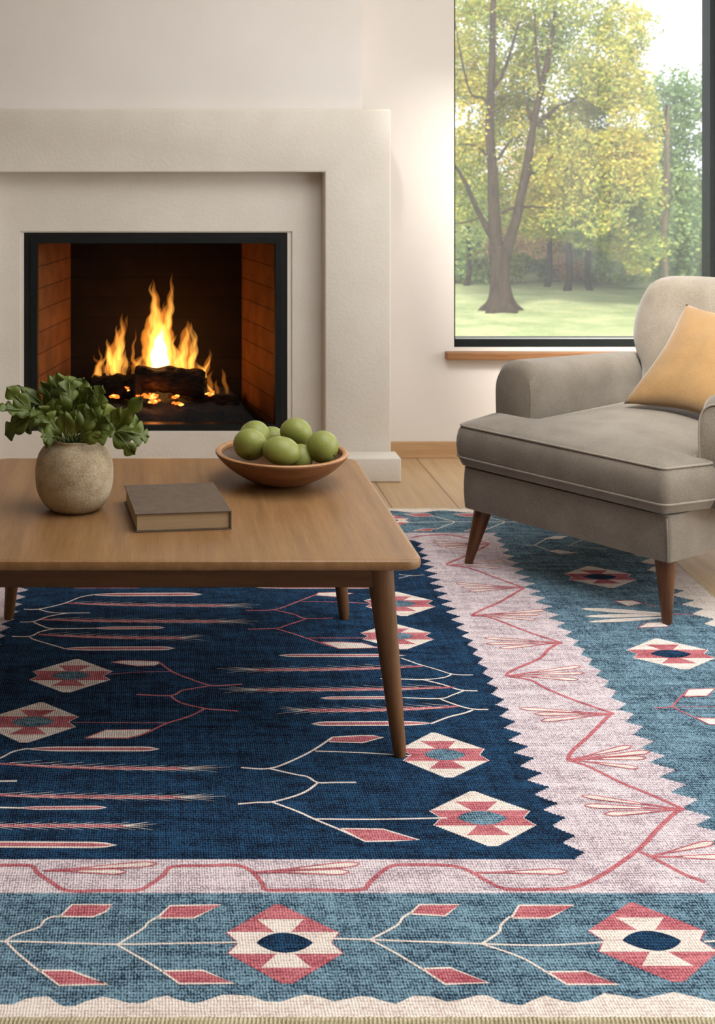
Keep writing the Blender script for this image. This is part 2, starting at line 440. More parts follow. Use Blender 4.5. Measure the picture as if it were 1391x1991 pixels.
def log(name, a, b, r0, r1, label, seed):
    random.seed(seed)
    a = Vector(a); b = Vector(b); L = (b-a)
    bm = bmesh.new(); n = 28; K = 26; t = L.normalized(); s = t.cross(Vector((0,0,1))).normalized(); u = s.cross(t)
    rings = []
    for i in range(K+1):
        f = i/K; p = a+L*f; r = r0+(r1-r0)*f
        if i in (0, K): r *= .86
        ring = []
        for k in range(n):
            an = 2*PI*k/n
            d = Vector((math.cos(an), math.sin(an), f*5+seed))
            rr = r*(1+.22*mn.noise(d*1.6)+.10*mn.noise(Vector((d.x*6,d.y*6,f*8+seed))))
            ring.append(bm.verts.new(p + s*math.cos(an)*rr + u*math.sin(an)*rr))
        rings.append(ring)
    for A, B in zip(rings, rings[1:]):
        for k in range(n): bm.faces.new((A[k],A[(k+1)%n],B[(k+1)%n],B[k]))
    bm.faces.new(rings[0][::-1]); bm.faces.new(rings[-1])
    o = obj(name, bm, M['bark'], smooth=True)
    return tag(o, label, 'log', 'logs burning in the fireplace')
DL = 5.36
log('firewood_log', at(262,733,DL), at(398,746,DL-.02), .047, .062, 'thick charred log lying across the front of the fire', 3)
log('firewood_log', at(182,752,DL+.02), at(272,752,DL-.05), .048, .050, 'short charred log at the left end of the fire', 9)
log('firewood_log', at(234,716,DL+.10), at(296,732,DL+.12), .050, .04, 'knotty charred stump behind the left end of the long log', 5)
log('firewood_log', at(330,775,5.45), at(462,785,5.33), .026, .03, 'thin blackened branch on the ash bed at the right', 12)

fire = thing('fire', 'orange and yellow flames rising behind the charred logs in the fireplace', 'fire', (0,5.4,.2))
FO = flame_mat('flame_outer', (1,.30,.035), 15)
FM = flame_mat('flame_mid', (1,.40,.065), 40)
FI = flame_mat('flame_core', (1,.62,.22), 150)
def flame(path, widths, D, mt, flat=.6, nm='flame'):
    ph = path[0][0]*.7; pp = spline([at(x,y,D) for x,y in path], 6)
    pp = [p+Vector((.0035*math.sin(p.z*95+ph)*min(1,i/6), .003*math.sin(p.z*60+ph*2), 0)) for i, p in enumerate(pp)]
    wn = spline([Vector((w,0,0)) for w in widths], 6)
    bm = bmesh.new()
    tube(bm, pp, [max(.0008, w.x*D/F/2) for w in wn], 14, True, flat)
    bmesh.ops.recalc_face_normals(bm, faces=bm.faces[:])
    return P(obj(nm, bm, mt, fire, smooth=True))
bpy.context.view_layer.update()
FL = [
 ([(310,735),(306,690),(300,650),(303,610),(301,570),(296,542)], [40,58,50,26,12,1], 5.42, FO),
 ([(314,735),(316,690),(318,650),(324,615),(330,585),(334,555),(333,530)], [30,50,40,22,12,7,1], 5.44, FO),
 ([(310,735),(310,695),(308,660),(308,630),(304,600),(300,572),(299,556)], [30,40,32,18,10,5,1], 5.43, FM),
 ([(316,730),(320,690),(322,650),(328,615),(332,580),(334,548)], [20,26,20,12,6,1], 5.445, FM),
 ([(312,738),(311,705),(310,680),(312,655),(315,636)], [30,36,30,14,1], 5.43, FI),
 ([(298,730),(292,700),(294,670),(291,645),(297,618)], [10,16,12,7,1], 5.425, FM),
 ([(332,730),(336,700),(335,672),(342,650)], [12,14,9,1], 5.43, FM),
 ([(300,650),(297,620),(300,590),(293,566),(294,548)], [8,14,9,5,1], 5.41, FM),
 ([(326,640),(331,615),(336,590),(334,562)], [6,10,6,1], 5.455, FM),
 ([(318,640),(316,612),(322,585)], [8,10,1], 5.42, FO),
 ([(232,700),(230,670),(226,650),(229,632)], [8,9,6,1], 5.39, FM),
 ([(216,710),(210,690),(214,672)], [8,9,1], 5.385, FM),
 ([(204,725),(198,708),(186,700),(184,690)], [8,8,5,1], 5.375, FO),
 ([(368,735),(372,705),(381,680),(380,655),(374,634)], [10,13,9,6,1], 5.435, FM),
 ([(352,700),(356,680),(352,662)], [8,10,1], 5.41, FM),
 ([(398,735),(392,718),(386,708)], [12,11,1], 5.405, FM),
 ([(424,765),(420,750),(424,738)], [8,7,1], 5.37, FO),
 ([(272,735),(270,712),(276,690)], [12,12,1], 5.415, FM),
 ([(342,735),(345,705),(350,690)], [12,12,1], 5.415, FM),
 ([(228,735),(222,705),(230,670),(238,640),(236,608)], [16,34,26,14,1], 5.40, FO),
 ([(230,735),(228,705),(234,678),(238,650),(237,622)], [10,20,15,8,1], 5.405, FM),
 ([(240,735),(243,705),(243,680)], [8,12,1], 5.41, FM),
 ([(222,730),(216,700),(210,678),(209,658)], [12,14,8,1], 5.39, FM),
 ([(220,725),(214,695),(209,660)], [20,18,1], 5.40, FO),
 ([(246,640),(247,625),(248,612)], [1,6,1], 5.41, FO),
 ([(190,738),(192,718),(202,700),(204,690)], [18,12,6,1], 5.37, FM),
 ([(182,735),(190,715),(196,695),(192,672)], [14,14,7,1], 5.38, FO),
 ([(212,735),(207,715),(208,700)], [6,8,1], 5.37, FM),
 ([(350,730),(348,700),(340,680),(337,665)], [14,20,10,1], 5.44, FM),
 ([(362,735),(361,700),(360,665),(364,640),(366,622)], [22,30,24,14,1], 5.42, FO),
 ([(358,735),(357,705),(360,675),(364,650),(364,634)], [14,14,12,8,1], 5.425, FM),
 ([(370,735),(374,700),(376,665),(372,640),(370,626)], [10,14,9,5,1], 5.43, FM),
 ([(262,735),(262,715),(272,698),(290,690)], [14,14,10,1], 5.42, FO),
 ([(282,735),(284,710),(282,685),(285,660)], [16,18,12,1], 5.43, FO),
 ([(286,735),(288,712),(288,688)], [12,12,1], 5.435, FM),
 ([(270,715),(258,695),(262,662),(266,640)], [14,12,6,1], 5.44, FO),
 ([(395,745),(392,728),(402,712),(408,695),(407,678)], [10,18,14,8,1], 5.40, FO),
 ([(390,735),(398,722),(405,708),(407,690)], [8,10,7,1], 5.405, FM),
 ([(384,730),(380,712),(378,700)], [14,12,1], 5.40, FO),
 ([(412,770),(408,752),(408,735),(413,720)], [12,12,9,1], 5.36, FO),
 ([(416,768),(408,756),(404,745)], [8,8,1], 5.35, FM),
 ([(442,765),(438,745),(434,728),(432,716)], [6,9,7,1], 5.38, FO),
 ([(335,735),(338,715),(346,700)], [18,16,1], 5.40, FO),
 ([(250,735),(262,722),(280,718),(296,716)], [10,10,8,1], 5.46, FM),
 ([(320,735),(345,724),(370,724),(388,732)], [10,12,10,4], 5.46, FM),
]
for pth, w, D, mt in FL: flame(pth, w, D, mt)
# glowing embers under the logs
EM = emis('glowing_ember', (1,.17,.02), 1.6); EM2 = emis('hot_ember', (1,.34,.07), 2.6)
eb = thing('embers', 'glowing orange embers beneath the burning logs', 'embers', (0,5.33,.18))
bpy.context.view_layer.update()
random.seed(4)
ebm = bmesh.new()
for (cx, cy, n, sx, sy) in ((222,772,6,7,4),(248,758,5,5,5),(262,768,7,8,4),(290,770,12,14,4),(300,781,8,10,3),(297,775,6,6,4),(341,770,4,3,4),(345,785,6,8,2),(408,765,5,8,3)):
    for i in range(n):
        p = at(cx+random.uniform(-sx,sx), cy+random.uniform(-sy,sy), 5.285+random.uniform(-.01,.02))
        r = random.uniform(.0035,.008)
        mtx = Matrix.Translation(p) @ Matrix.Rotation(random.uniform(-.4,.4), 4, 'Y') @ Matrix.Diagonal((r*1.9, r, r*.75, 1))
        res = bmesh.ops.create_icosphere(ebm, subdivisions=1, radius=1, matrix=mtx)
        k = 1 if random.random() < .35 else 0
        for v in res['verts']:
            v.co += Vector((random.uniform(-.002,.002),)*3)
            for f in v.link_faces: f.material_index = k
e_ = P(obj('glowing_coal', ebm, [EM, EM2], eb)); e_['kind'] = 'stuff'

# ------------------------------------------------------------------ table
TZ = .427
tb = thing('coffee_table', 'low walnut coffee table with rounded corners and tapered splayed legs', 'table', (.054,3.045,0.008))
bpy.context.view_layer.update()
TX0, TX1, TY0, TY1 = -.437, .543, 2.603, 3.487
def rrect(x0,x1,y0,y1,r,n=8):
    out = []
    for cx,cy,a in ((x1-r,y0+r,-90),(x1-r,y1-r,0),(x0+r,y1-r,90),(x0+r,y0+r,180)):
        for k in range(n+1):
            t = math.radians(a+90*k/n); out.append((cx+r*math.cos(t), cy+r*math.sin(t)))
    return out
bm = bmesh.new(); prof = [(0.006,.4055),(0.0015,.4075),(0,.412),(0,.419),(.0015,.4240),(.006,.4268),(.010,.427)]
rings = [[bm.verts.new((x,y,z)) for x,y in rrect(TX0+i,TX1-i,TY0+i,TY1-i,.038-i*.5)] for i,z in prof]
for A,B in zip(rings,rings[1:]):
    n=len(A)
    for k in range(n): bm.faces.new((A[k],A[(k+1)%n],B[(k+1)%n],B[k]))
bm.faces.new(rings[0][::-1]); bm.faces.new(rings[-1])
P(obj('tabletop', bm, M['table'], tb, autos=.6))
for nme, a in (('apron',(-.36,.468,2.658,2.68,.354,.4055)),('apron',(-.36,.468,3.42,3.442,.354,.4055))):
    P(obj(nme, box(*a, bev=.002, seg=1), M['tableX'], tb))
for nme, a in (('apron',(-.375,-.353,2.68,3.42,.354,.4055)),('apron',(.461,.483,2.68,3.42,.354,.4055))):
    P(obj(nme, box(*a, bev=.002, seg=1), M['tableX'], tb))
def leg_bm(top, foot, rt, rb, n=28):
    bm = bmesh.new(); top = Vector(top); foot = Vector(foot); rings = []
    for f, k in ((0,1),(.3,1),(.6,1),(.97,1),(1,.86)):
        p = top.lerp(foot, f); r = (rt+(rb-rt)*f)*k
        rings.append([bm.verts.new((p.x+r*math.cos(2*PI*i/n), p.y+r*math.sin(2*PI*i/n), p.z)) for i in range(n)])
    for A,B in zip(rings,rings[1:]):
        for i in range(n): bm.faces.new((A[i],B[i],B[(i+1)%n],A[(i+1)%n]))
    bm.faces.new(rings[0]); bm.faces.new(rings[-1][::-1])
    bmesh.ops.recalc_face_normals(bm, faces=bm.faces[:]); return bm
for sx, sy in ((1,-1),(1,1),(-1,-1),(-1,1)):
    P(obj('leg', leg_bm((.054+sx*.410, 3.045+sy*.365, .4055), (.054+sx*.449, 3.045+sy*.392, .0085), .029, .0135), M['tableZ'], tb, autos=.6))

# ------------------------------------------------------------------ vase and foliage
def vase_mat():
    m, nt, b, o = mat('speckled_stoneware')
    b.inputs['Roughness'].default_value = .85; b.inputs['Specular IOR Level'].default_value = .25
    mp = coords(nt, (1,1,1.3)); n = noise(nt, mp, 260, 3, .7); n2 = noise(nt, mp, 22, 4)
    v = math_(nt, 'MULTIPLY_ADD', n2.outputs[0], .4, math_(nt, 'MULTIPLY', n.outputs[0], .6))
    r = ramp(nt, v, [(.34, (136,116,88)), (.50, (172,154,126)), (.64, (194,178,152))])
    nt.links.new(r.outputs[0], b.inputs['Base Color']); bump(nt, b, n.outputs[0], .5, .003)
    return m
VXp, VYp = (145-VX)/(F/2.985), 2.985
VS = Vector((VXp, VYp, TZ))
VH = 1.04
vprof = [(0,0),(.045,0),(.058,.004),(.074,.018),(.086,.042),(.0905,.070),(.0895,.100),(.083,.124),(.072,.139),(.061,.146),(.0555,.151),(.056,.1565),(.0535,.158),(.0500,.155),(.049,.146),(.055,.135),(.070,.110),(.076,.07),(.065,.03),(0,.02)]
pr = spline([Vector((a,b,0)) for a,b in vprof], 4)
bm = lathe([(max(0,p.x),max(0,p.y)*VH) for p in pr], 72)
for v in bm.verts:
    d = 1+.012*mn.noise(Vector((v.co.x*14,v.co.y*14,v.co.z*10)))
    v.co.x *= d; v.co.y *= d
    if v.co.z > .14: v.co.z += .003*mn.noise(Vector((v.co.x*30,v.co.y*30,7)))
vase = obj('vase', bm, vase_mat(), smooth=True); vase.location = VS
tag(vase, 'round speckled beige stoneware vase holding green leaves on the table', 'vase')

def leaf_mat():
    m, nt, b, o = mat('green_leaf')
    b.inputs['Roughness'].default_value = .5; b.inputs['Specular IOR Level'].default_value = .5
    b.inputs['Subsurface Weight'].default_value = .0
    mp = coords(nt); n = noise(nt, mp, 14, 3)
    r = ramp(nt, n.outputs[0], [(.3, (66,80,22)), (.55, (100,114,38)), (.75, (146,154,70))])
    nt.links.new(r.outputs[0], b.inputs['Base Color'])
    tr = nt.nodes.new('ShaderNodeBsdfTranslucent'); tr.inputs[0].default_value = rgba((110,140,50))
    mx = nt.nodes.new('ShaderNodeMixShader'); mx.inputs[0].default_value = .18
    nt.links.new(b.outputs[0], mx.inputs[1]); nt.links.new(tr.outputs[0], mx.inputs[2]); nt.links.new(mx.outputs[0], o.inputs[0])
    return m
M['leaf'] = leaf_mat(); M['stem'] = simple('green_stem', (86,100,48), .5, (104,116,60))
fo = thing('foliage', 'bunch of lobed glossy green leaves standing in the beige vase', 'plant', tuple(VS+Vector((0,0,.14))))
bpy.context.view_layer.update()
def leaf_bm(base, direc, L, W, up=Vector((0,0,1)), lobes=3, curl=.25, seed=0):
    """lobed leaf: midrib along direc, droops by curl; thin solid"""
    rnd = random.Random(seed)
    d = Vector(direc).normalized(); s = d.cross(up).normalized(); u = s.cross(d).normalized()
    n = 22; bm = bmesh.new()
    rows = []
    for i in range(n+1):
        t = i/n
        env = math.sin(PI*min(1, t*1.02)**.75)**.8 if 0 < t < .985 else 0
        lob = .48 + .72*abs(math.sin(PI*lobes*t + .35))
        wl = W*env*lob
        if i == n: wl = 0
        c = Vector(base) + d*(L*t) - u*(curl*L*t*t)
        row = []
        for q in (-1, -.5, 0, .5, 1):
            sweep = abs(q)*.75*W*(1 if wl > 0 else 0)*env
            fold = abs(q)*wl*.35
            row.append(c + s*(q*wl) + d*sweep + u*(fold - .12*wl*q*q*2 + .004*math.sin(8*t+q*3+seed)))
        rows.append(row)
    V = [[bm.verts.new(p) for p in r] for r in rows]
    for A,B in zip(V,V[1:]):
        for k in range(4):
            try: bm.faces.new((A[k],B[k],B[k+1],A[k+1]))
            except Exception: pass
    bmesh.ops.remove_doubles(bm, verts=bm.verts[:], dist=2e-5)
    geo = bmesh.ops.extrude_face_region(bm, geom=bm.faces[:])
    ex = [e for e in geo['geom'] if isinstance(e, bmesh.types.BMVert)]
    for v in ex: v.co -= u*.0006
    bmesh.ops.recalc_face_normals(bm, faces=bm.faces[:])
    return bm
# leaves: pixel of leaf base, pixel of tip, depth offset, width, lobes
PL = [
 ((62,805),(2,793),-.01,.020,3,0),((62,803),(18,757),.00,.020,2,.0),((66,808),(12,840),-.02,.026,2,.1),((85,790),(42,752),.03,.012,1,.1),
 ((72,812),(52,838),-.03,.015,2,.1),
 ((112,800),(84,748),.05,.018,2,.1),((120,795),(112,730),.03,.019,2,.0),((135,790),(135,736),.0,.024,3,.1),((128,800),(100,735),.06,.014,2,.1),
 ((142,800),(158,741),.02,.024,2,.1),((165,810),(172,760),.0,.024,3,.1),((172,815),(194,757),-.01,.024,3,.1),
 ((170,830),(222,798),.01,.022,2,.0),((215,830),(233,795),-.01,.012,1,.0),
 ((225,838),(284,846),-.03,.024,3,.15),((222,838),(272,776),-.01,.018,2,.0),((218,836),(258,880),-.04,.019,2,.1),((232,836),(268,822),-.02,.022,2,.1),
 ((150,850),(218,838),-.04,.026,3,.0),((120,850),(92,808),-.04,.022,2,.0),((128,850),(128,806),-.06,.018,1,.0),((140,850),(148,802),-.06,.018,1,.1),
 ((105,845),(72,815),-.05,.018,2,.0),((110,850),(84,848),-.06,.018,2,.1),((158,846),(178,800),-.05,.021,2,.0),((100,835),(78,795),.02,.022,2,.0),
 ((150,845),(165,790),-.02,.020,2,.0),((115,845),(105,780),-.01,.022,2,.0),((180,846),(205,815),-.05,.022,3,.0),((130,840),(150,770),.03,.022,2,0),
 ((165,848),(196,850),-.06,.013,1,.1),((95,830),(70,790),.05,.018,2,0),((105,850),(88,862),-.05,.014,1,.0),((145,850),(120,775),.01,.022,2,0),
 ((190,835),(212,790),.03,.018,2,0),((85,822),(60,800),.0,.016,2,0),
]
for i, (b0, t0, dd, w, lb, cu) in enumerate(PL):
    D = VYp+dd
    pb = at(*b0, D); pt = at(*t0, D-.03+.05*((i*7)%5)/5)
    d = pt-pb; L = d.length
    rnd = random.Random(i*3+1)
    up = Vector((rnd.uniform(-.5,.5), -1+rnd.uniform(-.2,.4), .75+rnd.uniform(-.4,.4)))
    P(obj('leaf', leaf_bm(pb, d, L*1.12, w*1.08, up, lb, cu, i), M['leaf'], fo, smooth=True))
    root = VS+Vector(((pb.x-VS.x)*.22, (pb.y-VS.y)*.35, .10))
    mid = Vector((root.x*.6+pb.x*.4, root.y*.6+pb.y*.4, VS.z+.160))
    sb = bmesh.new(); tube(sb, spline([root, mid, pb, pb.lerp(pt,.85)-Vector((0,0,0))], 5), [.0022]*10+[.0016]*5+[.0008], 7)
    P(obj('stem', sb, M['stem'], fo))

# ------------------------------------------------------------------ book
bk = thing('book', 'closed brown hardcover book lying flat between the vase and the bowl', 'book', (.045,2.93,TZ), math.radians(7))
M['pages'] = simple('page_edges', (148,124,92), .9, (180,156,120), 3, scale=(.6,.6,420))
bw, bd = .213, .245
obj('back_cover', box(-bw/2,bw/2,-bd/2,bd/2,0,.0032,bev=.0008,seg=2), M['cover'], bk)
obj('front_cover', box(-bw/2,bw/2,-bd/2,bd/2,.0375,.041,bev=.0010,seg=2), M['cover'], bk)
obj('spine', box(bw/2-.0035,bw/2-.0005,-bd/2,bd/2,.0033,.0374), M['cover'], bk)
obj('page_block', box(-bw/2+.004,bw/2-.0036,-bd/2+.0035,bd/2-.0035,.0033,.0374,bev=.0006,seg=1), M['pages'], bk)

# ------------------------------------------------------------------ bowl of fruit
BW = Vector((.314, 3.22, TZ))
bo = thing('bowl', 'shallow turned wooden bowl filled with green apples on the table', 'bowl', tuple(BW))
pr = [(0,.0),(.045,.0),(.058,.003),(.085,.013),(.115,.029),(.142,.049),(.160,.068),(.1655,.076)]
pin = [(.150,.068),(.135,.056),(.110,.046),(.070,.036),(0,.032)]
obj('bowl_body', lathe([(p.x,p.y) for p in spline([Vector((a,b,0)) for a,b in pr+[(.1640,.0775)]],4)], 96), M['bowl'], bo, smooth=True)
rp = [(.1640,.0775),(.1655,.0785),(.163,.081),(.158,.0815),(.153,.0800),(.151,.077),(.150,.070)]
obj('bowl_rim', lathe([(p.x,p.y) for p in spline([Vector((a,b,0)) for a,b in rp],3)], 96), M['bowlrim'], bo, smooth=True)
obj('bowl_interior', lathe([(max(0,p.x),p.y) for p in spline([Vector((a,b,0)) for a,b in [(.150,.070)]+pin],3)], 96), M['bowlin'], bo, smooth=True)
def apple_mat():
    m, nt, b, o = mat('green_apple_skin')
    b.inputs['Roughness'].default_value = .42; b.inputs['Specular IOR Level'].default_value = .4
    mp = coords(nt); n = noise(nt, mp, 22, 4); n2 = noise(nt, mp, 260, 2)
    v = math_(nt, 'MULTIPLY_ADD', n2.outputs[0], .15, math_(nt, 'MULTIPLY', n.outputs[0], .85))
    r = ramp(nt, v, [(.3, (112,120,52)), (.55, (134,140,68)), (.8, (156,160,90))])
    nt.links.new(r.outputs[0], b.inputs['Base Color'])
    return m
M['apple'] = apple_mat(); M['stalk'] = simple('apple_stalk', (70,50,30), .7)
def apple_bm():
    pr = []
    for i in range(33):
        t = PI*i/32; r = math.sin(t); z = -math.cos(t)
        z *= .94; 
        z -= .13*math.exp(-(r/.22)**2) if z > 0 else -.10*math.exp(-(r/.22)**2)
        pr.append((max(0, r*(1+.03*math.sin(t)*z)), z))
    return lathe(pr, 48)
AP = [((.231,3.16,.541),(.042,.042,.040),'green apple at the left front of the wooden bowl'),
      ((.247,3.243,.544),(.040,.040,.039),'green apple mostly hidden behind the leftmost one in the bowl'),
      ((.303,3.118,.535),(.046,.040,.037),'oblong green apple at the front centre of the bowl'),
      ((.355,3.262,.548),(.041,.041,.039),'green apple sitting highest in the pile'),
      ((.410,3.17,.533),(.040,.040,.041),'green apple at the right side of the bowl'),
      ((.300,3.335,.515),(.036,.036,.035),'small green apple peeping out at the back of the bowl'),
      ((.354,3.178,.503),(.036,.036,.034),'green apple low in the gap between the front and right ones')]
a0 = None
ame = None
for i, (p, s, lb) in enumerate(AP):
    if a0 is None:
        ro = thing('apple', lb, 'apple', p, 0, 'green apples in the wooden bowl')
        c1 = obj('skin', apple_bm(), M['apple'], ro, smooth=True)
        sb = bmesh.new(); tube(sb, [(0,0,.80),(.02,0,.92),(.06,.02,1.06)], [.035,.03,.04], 7)
        c2 = obj('stalk', sb, M['stalk'], ro); a0 = ro; kids = (c1, c2)
    else:
        ro = a0.copy(); link(ro)
        for k in kids:
            q = k.copy(); link(q, ro)
    ro['label'] = lb; ro['group'] = 'green apples in the wooden bowl'
    ro.location = (p[0], p[1], p[2]-.004); ro.scale = s
    rn = random.Random(i+20)
    ro.rotation_euler = [(2.4,.3,0),(2.6,-.5,1),(1.9,.0,0),(2.8,.4,.2),(2.3,-.7,.5),(2.7,.2,0),(2.2,.1,2)][i]
    if i == 2: ro.rotation_euler = (PI, .12, 0)

# ------------------------------------------------------------------ armchair
P0 = Vector((.9207, 3.921, .008)); UA = Vector((.609,-.794,0)).normalized()
ch = thing('armchair', 'grey linen armchair with rolled arms and tapered wooden legs on the rug', 'armchair', tuple(P0), math.atan2(UA.y, UA.x))
Z0 = .008
def pillowed(outline, z0, z1, top=.03, bot=.004, fall=.09, rr=.012, bulge=.006, step=.022, rows=5, prof=None, fn=lambda a,b,c:(a,b,c), smooth_outline=False):
    """upholstered slab: outline in (a,b), thickness z0..z1, crowned faces"""
    O = [Vector((a,b)) for a,b in outline]; n = len(O)
    area = sum(O[i].x*O[(i+1)%n].y-O[(i+1)%n].x*O[i].y for i in range(n))
    if area < 0: O.reverse()
    pts = []
    for i in range(n):                               # resample
        a, b = O[i], O[(i+1)%n]; k = max(1, int((b-a).length/step))
        for j in range(k): pts.append(a.lerp(b, j/k))
    n = len(pts)
    def inside(p):
        c = False
        for i in range(n):
            a, b = pts[i], pts[(i+1)%n]
            if (a.y > p.y) != (b.y > p.y) and p.x < (b.x-a.x)*(p.y-a.y)/(b.y-a.y)+a.x: c = not c
        return c
    def dist(p):
        m = 9
        for i in range(n):
            a, b = pts[i], pts[(i+1)%n]; ab = b-a
            t = max(0, min(1, (p-a).dot(ab)/max(1e-12, ab.dot(ab)))); m = min(m, (p-a-ab*t).length)
        return m
    nor = []
    for i in range(n):
        t = (pts[(i+1)%n]-pts[i-1]).normalized(); nor.append(Vector((t.y,-t.x)))
    x0 = min(p.x for p in pts); x1 = max(p.x for p in pts); y0 = min(p.y for p in pts); y1 = max(p.y for p in pts)
    inner = []; y = y0+step/2
    while y < y1:
        x = x0+step/2
        while x < x1:
            p = Vector((x,y))
            if inside(p) and dist(p) > step*.55: inner.append(p)
            x += step
        y += step
    V2 = pts+inner
    vo, _, fo_, _, _, _ = delaunay_2d_cdt(V2, [(i,(i+1)%n) for i in range(n)], [], 1, 1e-6)
    bm = bmesh.new()
    dd = [0 if i < n else dist(V2[i]) for i in range(len(V2))]
    T = [bm.verts.new(fn(p.x,p.y,z1+top*(1-math.exp(-d/fall)))) for p, d in zip(V2, dd)]
    B = [bm.verts.new(fn(p.x,p.y,z0-bot*(1-math.exp(-d/fall)))) for p, d in zip(V2, dd)]
    for f in fo_:
        try: bm.faces.new([T[i] for i in f]); bm.faces.new([B[i] for i in f][::-1])
        except Exception: pass
    prev = T[:n]
    for r in range(1, rows+1):
        f = r/rows
        if r == rows: cur = B[:n]
        else:
            z = z1+(z0-z1)*f; o = bulge*math.sin(PI*f)
            if prof: z = z1+(z0-z1)*prof[r-1][0]; o = prof[r-1][1]
            cur = [bm.verts.new(fn(pts[i].x+nor[i].x*o, pts[i].y+nor[i].y*o, z)) for i in range(n)]
        for i in range(n): bm.faces.new((prev[i], cur[i], cur[(i+1)%n], prev[(i+1)%n]))
        prev = cur
    bmesh.ops.recalc_face_normals(bm, faces=bm.faces[:])
    return bm, pts
def rounded(poly, r, n=5):
    """round the corners of a polygon; r scalar or per-corner list"""
    P_ = [Vector(p) for p in poly]; N_ = len(P_); out = []
    for i in range(N_):
        rr = r[i] if isinstance(r, (list,tuple)) else r
        a, b, c = P_[i-1], P_[i], P_[(i+1)%N_]
        d1 = (a-b); d2 = (c-b); q = min(rr, d1.length*.45, d2.length*.45)
        s = b+d1.normalized()*q; e = b+d2.normalized()*q
        for k in range(n+1):
            t = k/n; out.append(tuple((1-t)**2*s+2*t*(1-t)*b+t*t*e))
    return out
# base
bo_ = rounded([(.004,.012),(.688,.012),(.745,.915),(-.048,.915)], [.03,.012,.04,.04])
bm, bp = pillowed(bo_, .174-Z0, .296-Z0, top=.003, bot=.0, fall=.05, bulge=.004, step=.03)
base = obj('seat_base', bm, M['fabric'], ch, autos=.9)
sb = bmesh.new(); tube(sb, [(.686,.006,.296-Z0-.004),(.6865,.0065,.24),(.686,.008,.174-Z0+.002)], .0028, 8)
obj('piping', sb, M['fabric'], base)
# T-shaped seat cushion
co = [(-.012,-.004),(.690,-.012),(.738,.152),(.664,.176),(.655,.80),(.105,.80),(.100,.238),(-.052,.238)]
cor = rounded(co, [.03,.012,.014,.01,.04,.04,.01,.03])
bm, cp = pillowed([((a-.345)*.97+.345,(b-.39)*.97+.39) for a,b in cor], .303-Z0, .424-Z0, top=.042, bot=.002, fall=.11, bulge=.008, step=.02, rows=8, prof=[(.12,.011),(.3,.0165),(.5,.018),(.7,.0155),(.78,.0125),(.88,.008),(.96,.003)])
cu = obj('seat_cushion', bm, M['fabric'], ch, autos=1.2)
cpn = []
for i in range(len(cp)):
    t = (cp[(i+1)%len(cp)]-cp[i-1]).normalized(); cpn.append(Vector((t.y,-t.x)))
for zz, oo, rr_ in ((.4235-Z0,.004,.0034), (.3300-Z0,.0140,.0030)):
    sb = bmesh.new(); tube(sb, [(p.x+q.x*oo,p.y+q.y*oo,zz) for p, q in zip(cp, cpn)], rr_, 8, closed=True)
    obj('piping', sb, M['piping'], cu)
# arms: arch section swept along v, rounded at the front
def arm_bm(u0, u1, v0, v1, zt0, zt1, zb, outward):
    bm = bmesh.new(); rings = []; K = 22; n = 26
    for i in range(K+1):
        f = i/K; v = v0 + (v1-v0)*f
        e = min(1, (v-v0+.0001)/.045); sh = math.sqrt(max(0, 1-(1-e)**2))     # front rounding
        zt = zt0+(zt1-zt0)*f; zt = zt - (1-sh)*.030
        w = (u1-u0); c = (u0+u1)/2; ins = (1-sh)*.010
        ring = []
        hw = w/2-ins
        for k in range(n+1):
            a = PI*k/n
            # superelliptic arch
            ca = math.cos(a); sa = math.sin(a)
            x = c - hw*math.copysign(abs(ca)**.72, ca)
            zc = zt-.085; z = zc + .085*(abs(sa)**.72)
            flare = outward*.010*max(0, (z-zb)/(zt-zb))
            ring.append(Vector((x+flare, v, z)))
        low = []
        for q in (.66,.33,0):
            low.append(Vector((c+hw-.004*(1-q), v, zb+(zt-.085-zb)*q)))
        lowl = [Vector((c-hw+.004*(1-q), v, zb+(zt-.085-zb)*q)) for q in (0,.33,.66)]
        rings.append([bm.verts.new(p) for p in ring+low+lowl])
    m = len(rings[0])
    for A,B in zip(rings,rings[1:]):
        for k in range(m): bm.faces.new((A[k],A[(k+1)%m],B[(k+1)%m],B[k]))
    bm.faces.new(rings[0]); bm.faces.new(rings[-1][::-1])
    bmesh.ops.recalc_face_normals(bm, faces=bm.faces[:])
    fr_ = [v.co.copy() for v in rings[0]]
    return bm, fr_
for (u0,u1,v0,v1,z0_,z1_,ow) in ((-.058,.094,.244,.90,.598-Z0,.566-Z0,0),(.668,.822,.180,.90,.606-Z0,.575-Z0,0)):
    bm, fr_ = arm_bm(u0,u1,v0,v1,z0_,z1_,.297-Z0,ow)
    arm = obj('arm', bm, M['fabric'], ch, autos=1.0)
    if u0 < 0: continue
    sb = bmesh.new(); pp = [Vector((p.x, p.y-.001, p.z)) for p in fr_]
    tube(sb, pp[-3:]+pp[:-3], .0032, 8)
    obj('piping', sb, M['piping'] if u0 > 0 else M['fabric'], arm)
# back rest: outline in (u, height along the lean)
half = [(.105,.36),(.112,.45),(.108,.53),(.084,.575),(.066,.62),(.062,.68),(.074,.74),(.092,.787),(.112,.812),(.150,.823),(.26,.829)]
ol = [Vector(p) for p in half]; full = ol+[Vector((.72-p.x, p.y)) for p in reversed(ol)]
full = spline([Vector((p.x,p.y,0)) for p in full], 3, closed=True)
full = [(p.x,p.y) for p in full]
lean = math.radians(11)
def bfn(a, b, c):                                     # c: thickness, front face at larger c
    v = .845 - c; z = b - .36
    return (a, v + z*math.sin(lean)*1.0, .36-Z0 + z*math.cos(lean)*1.02)
bm, _ = pillowed(full, -.075, .055, top=.045, bot=.03, fall=.06, bulge=.012, step=.022, rows=6, fn=bfn)
obj('backrest', bm, M['fabric'], ch, smooth=True)
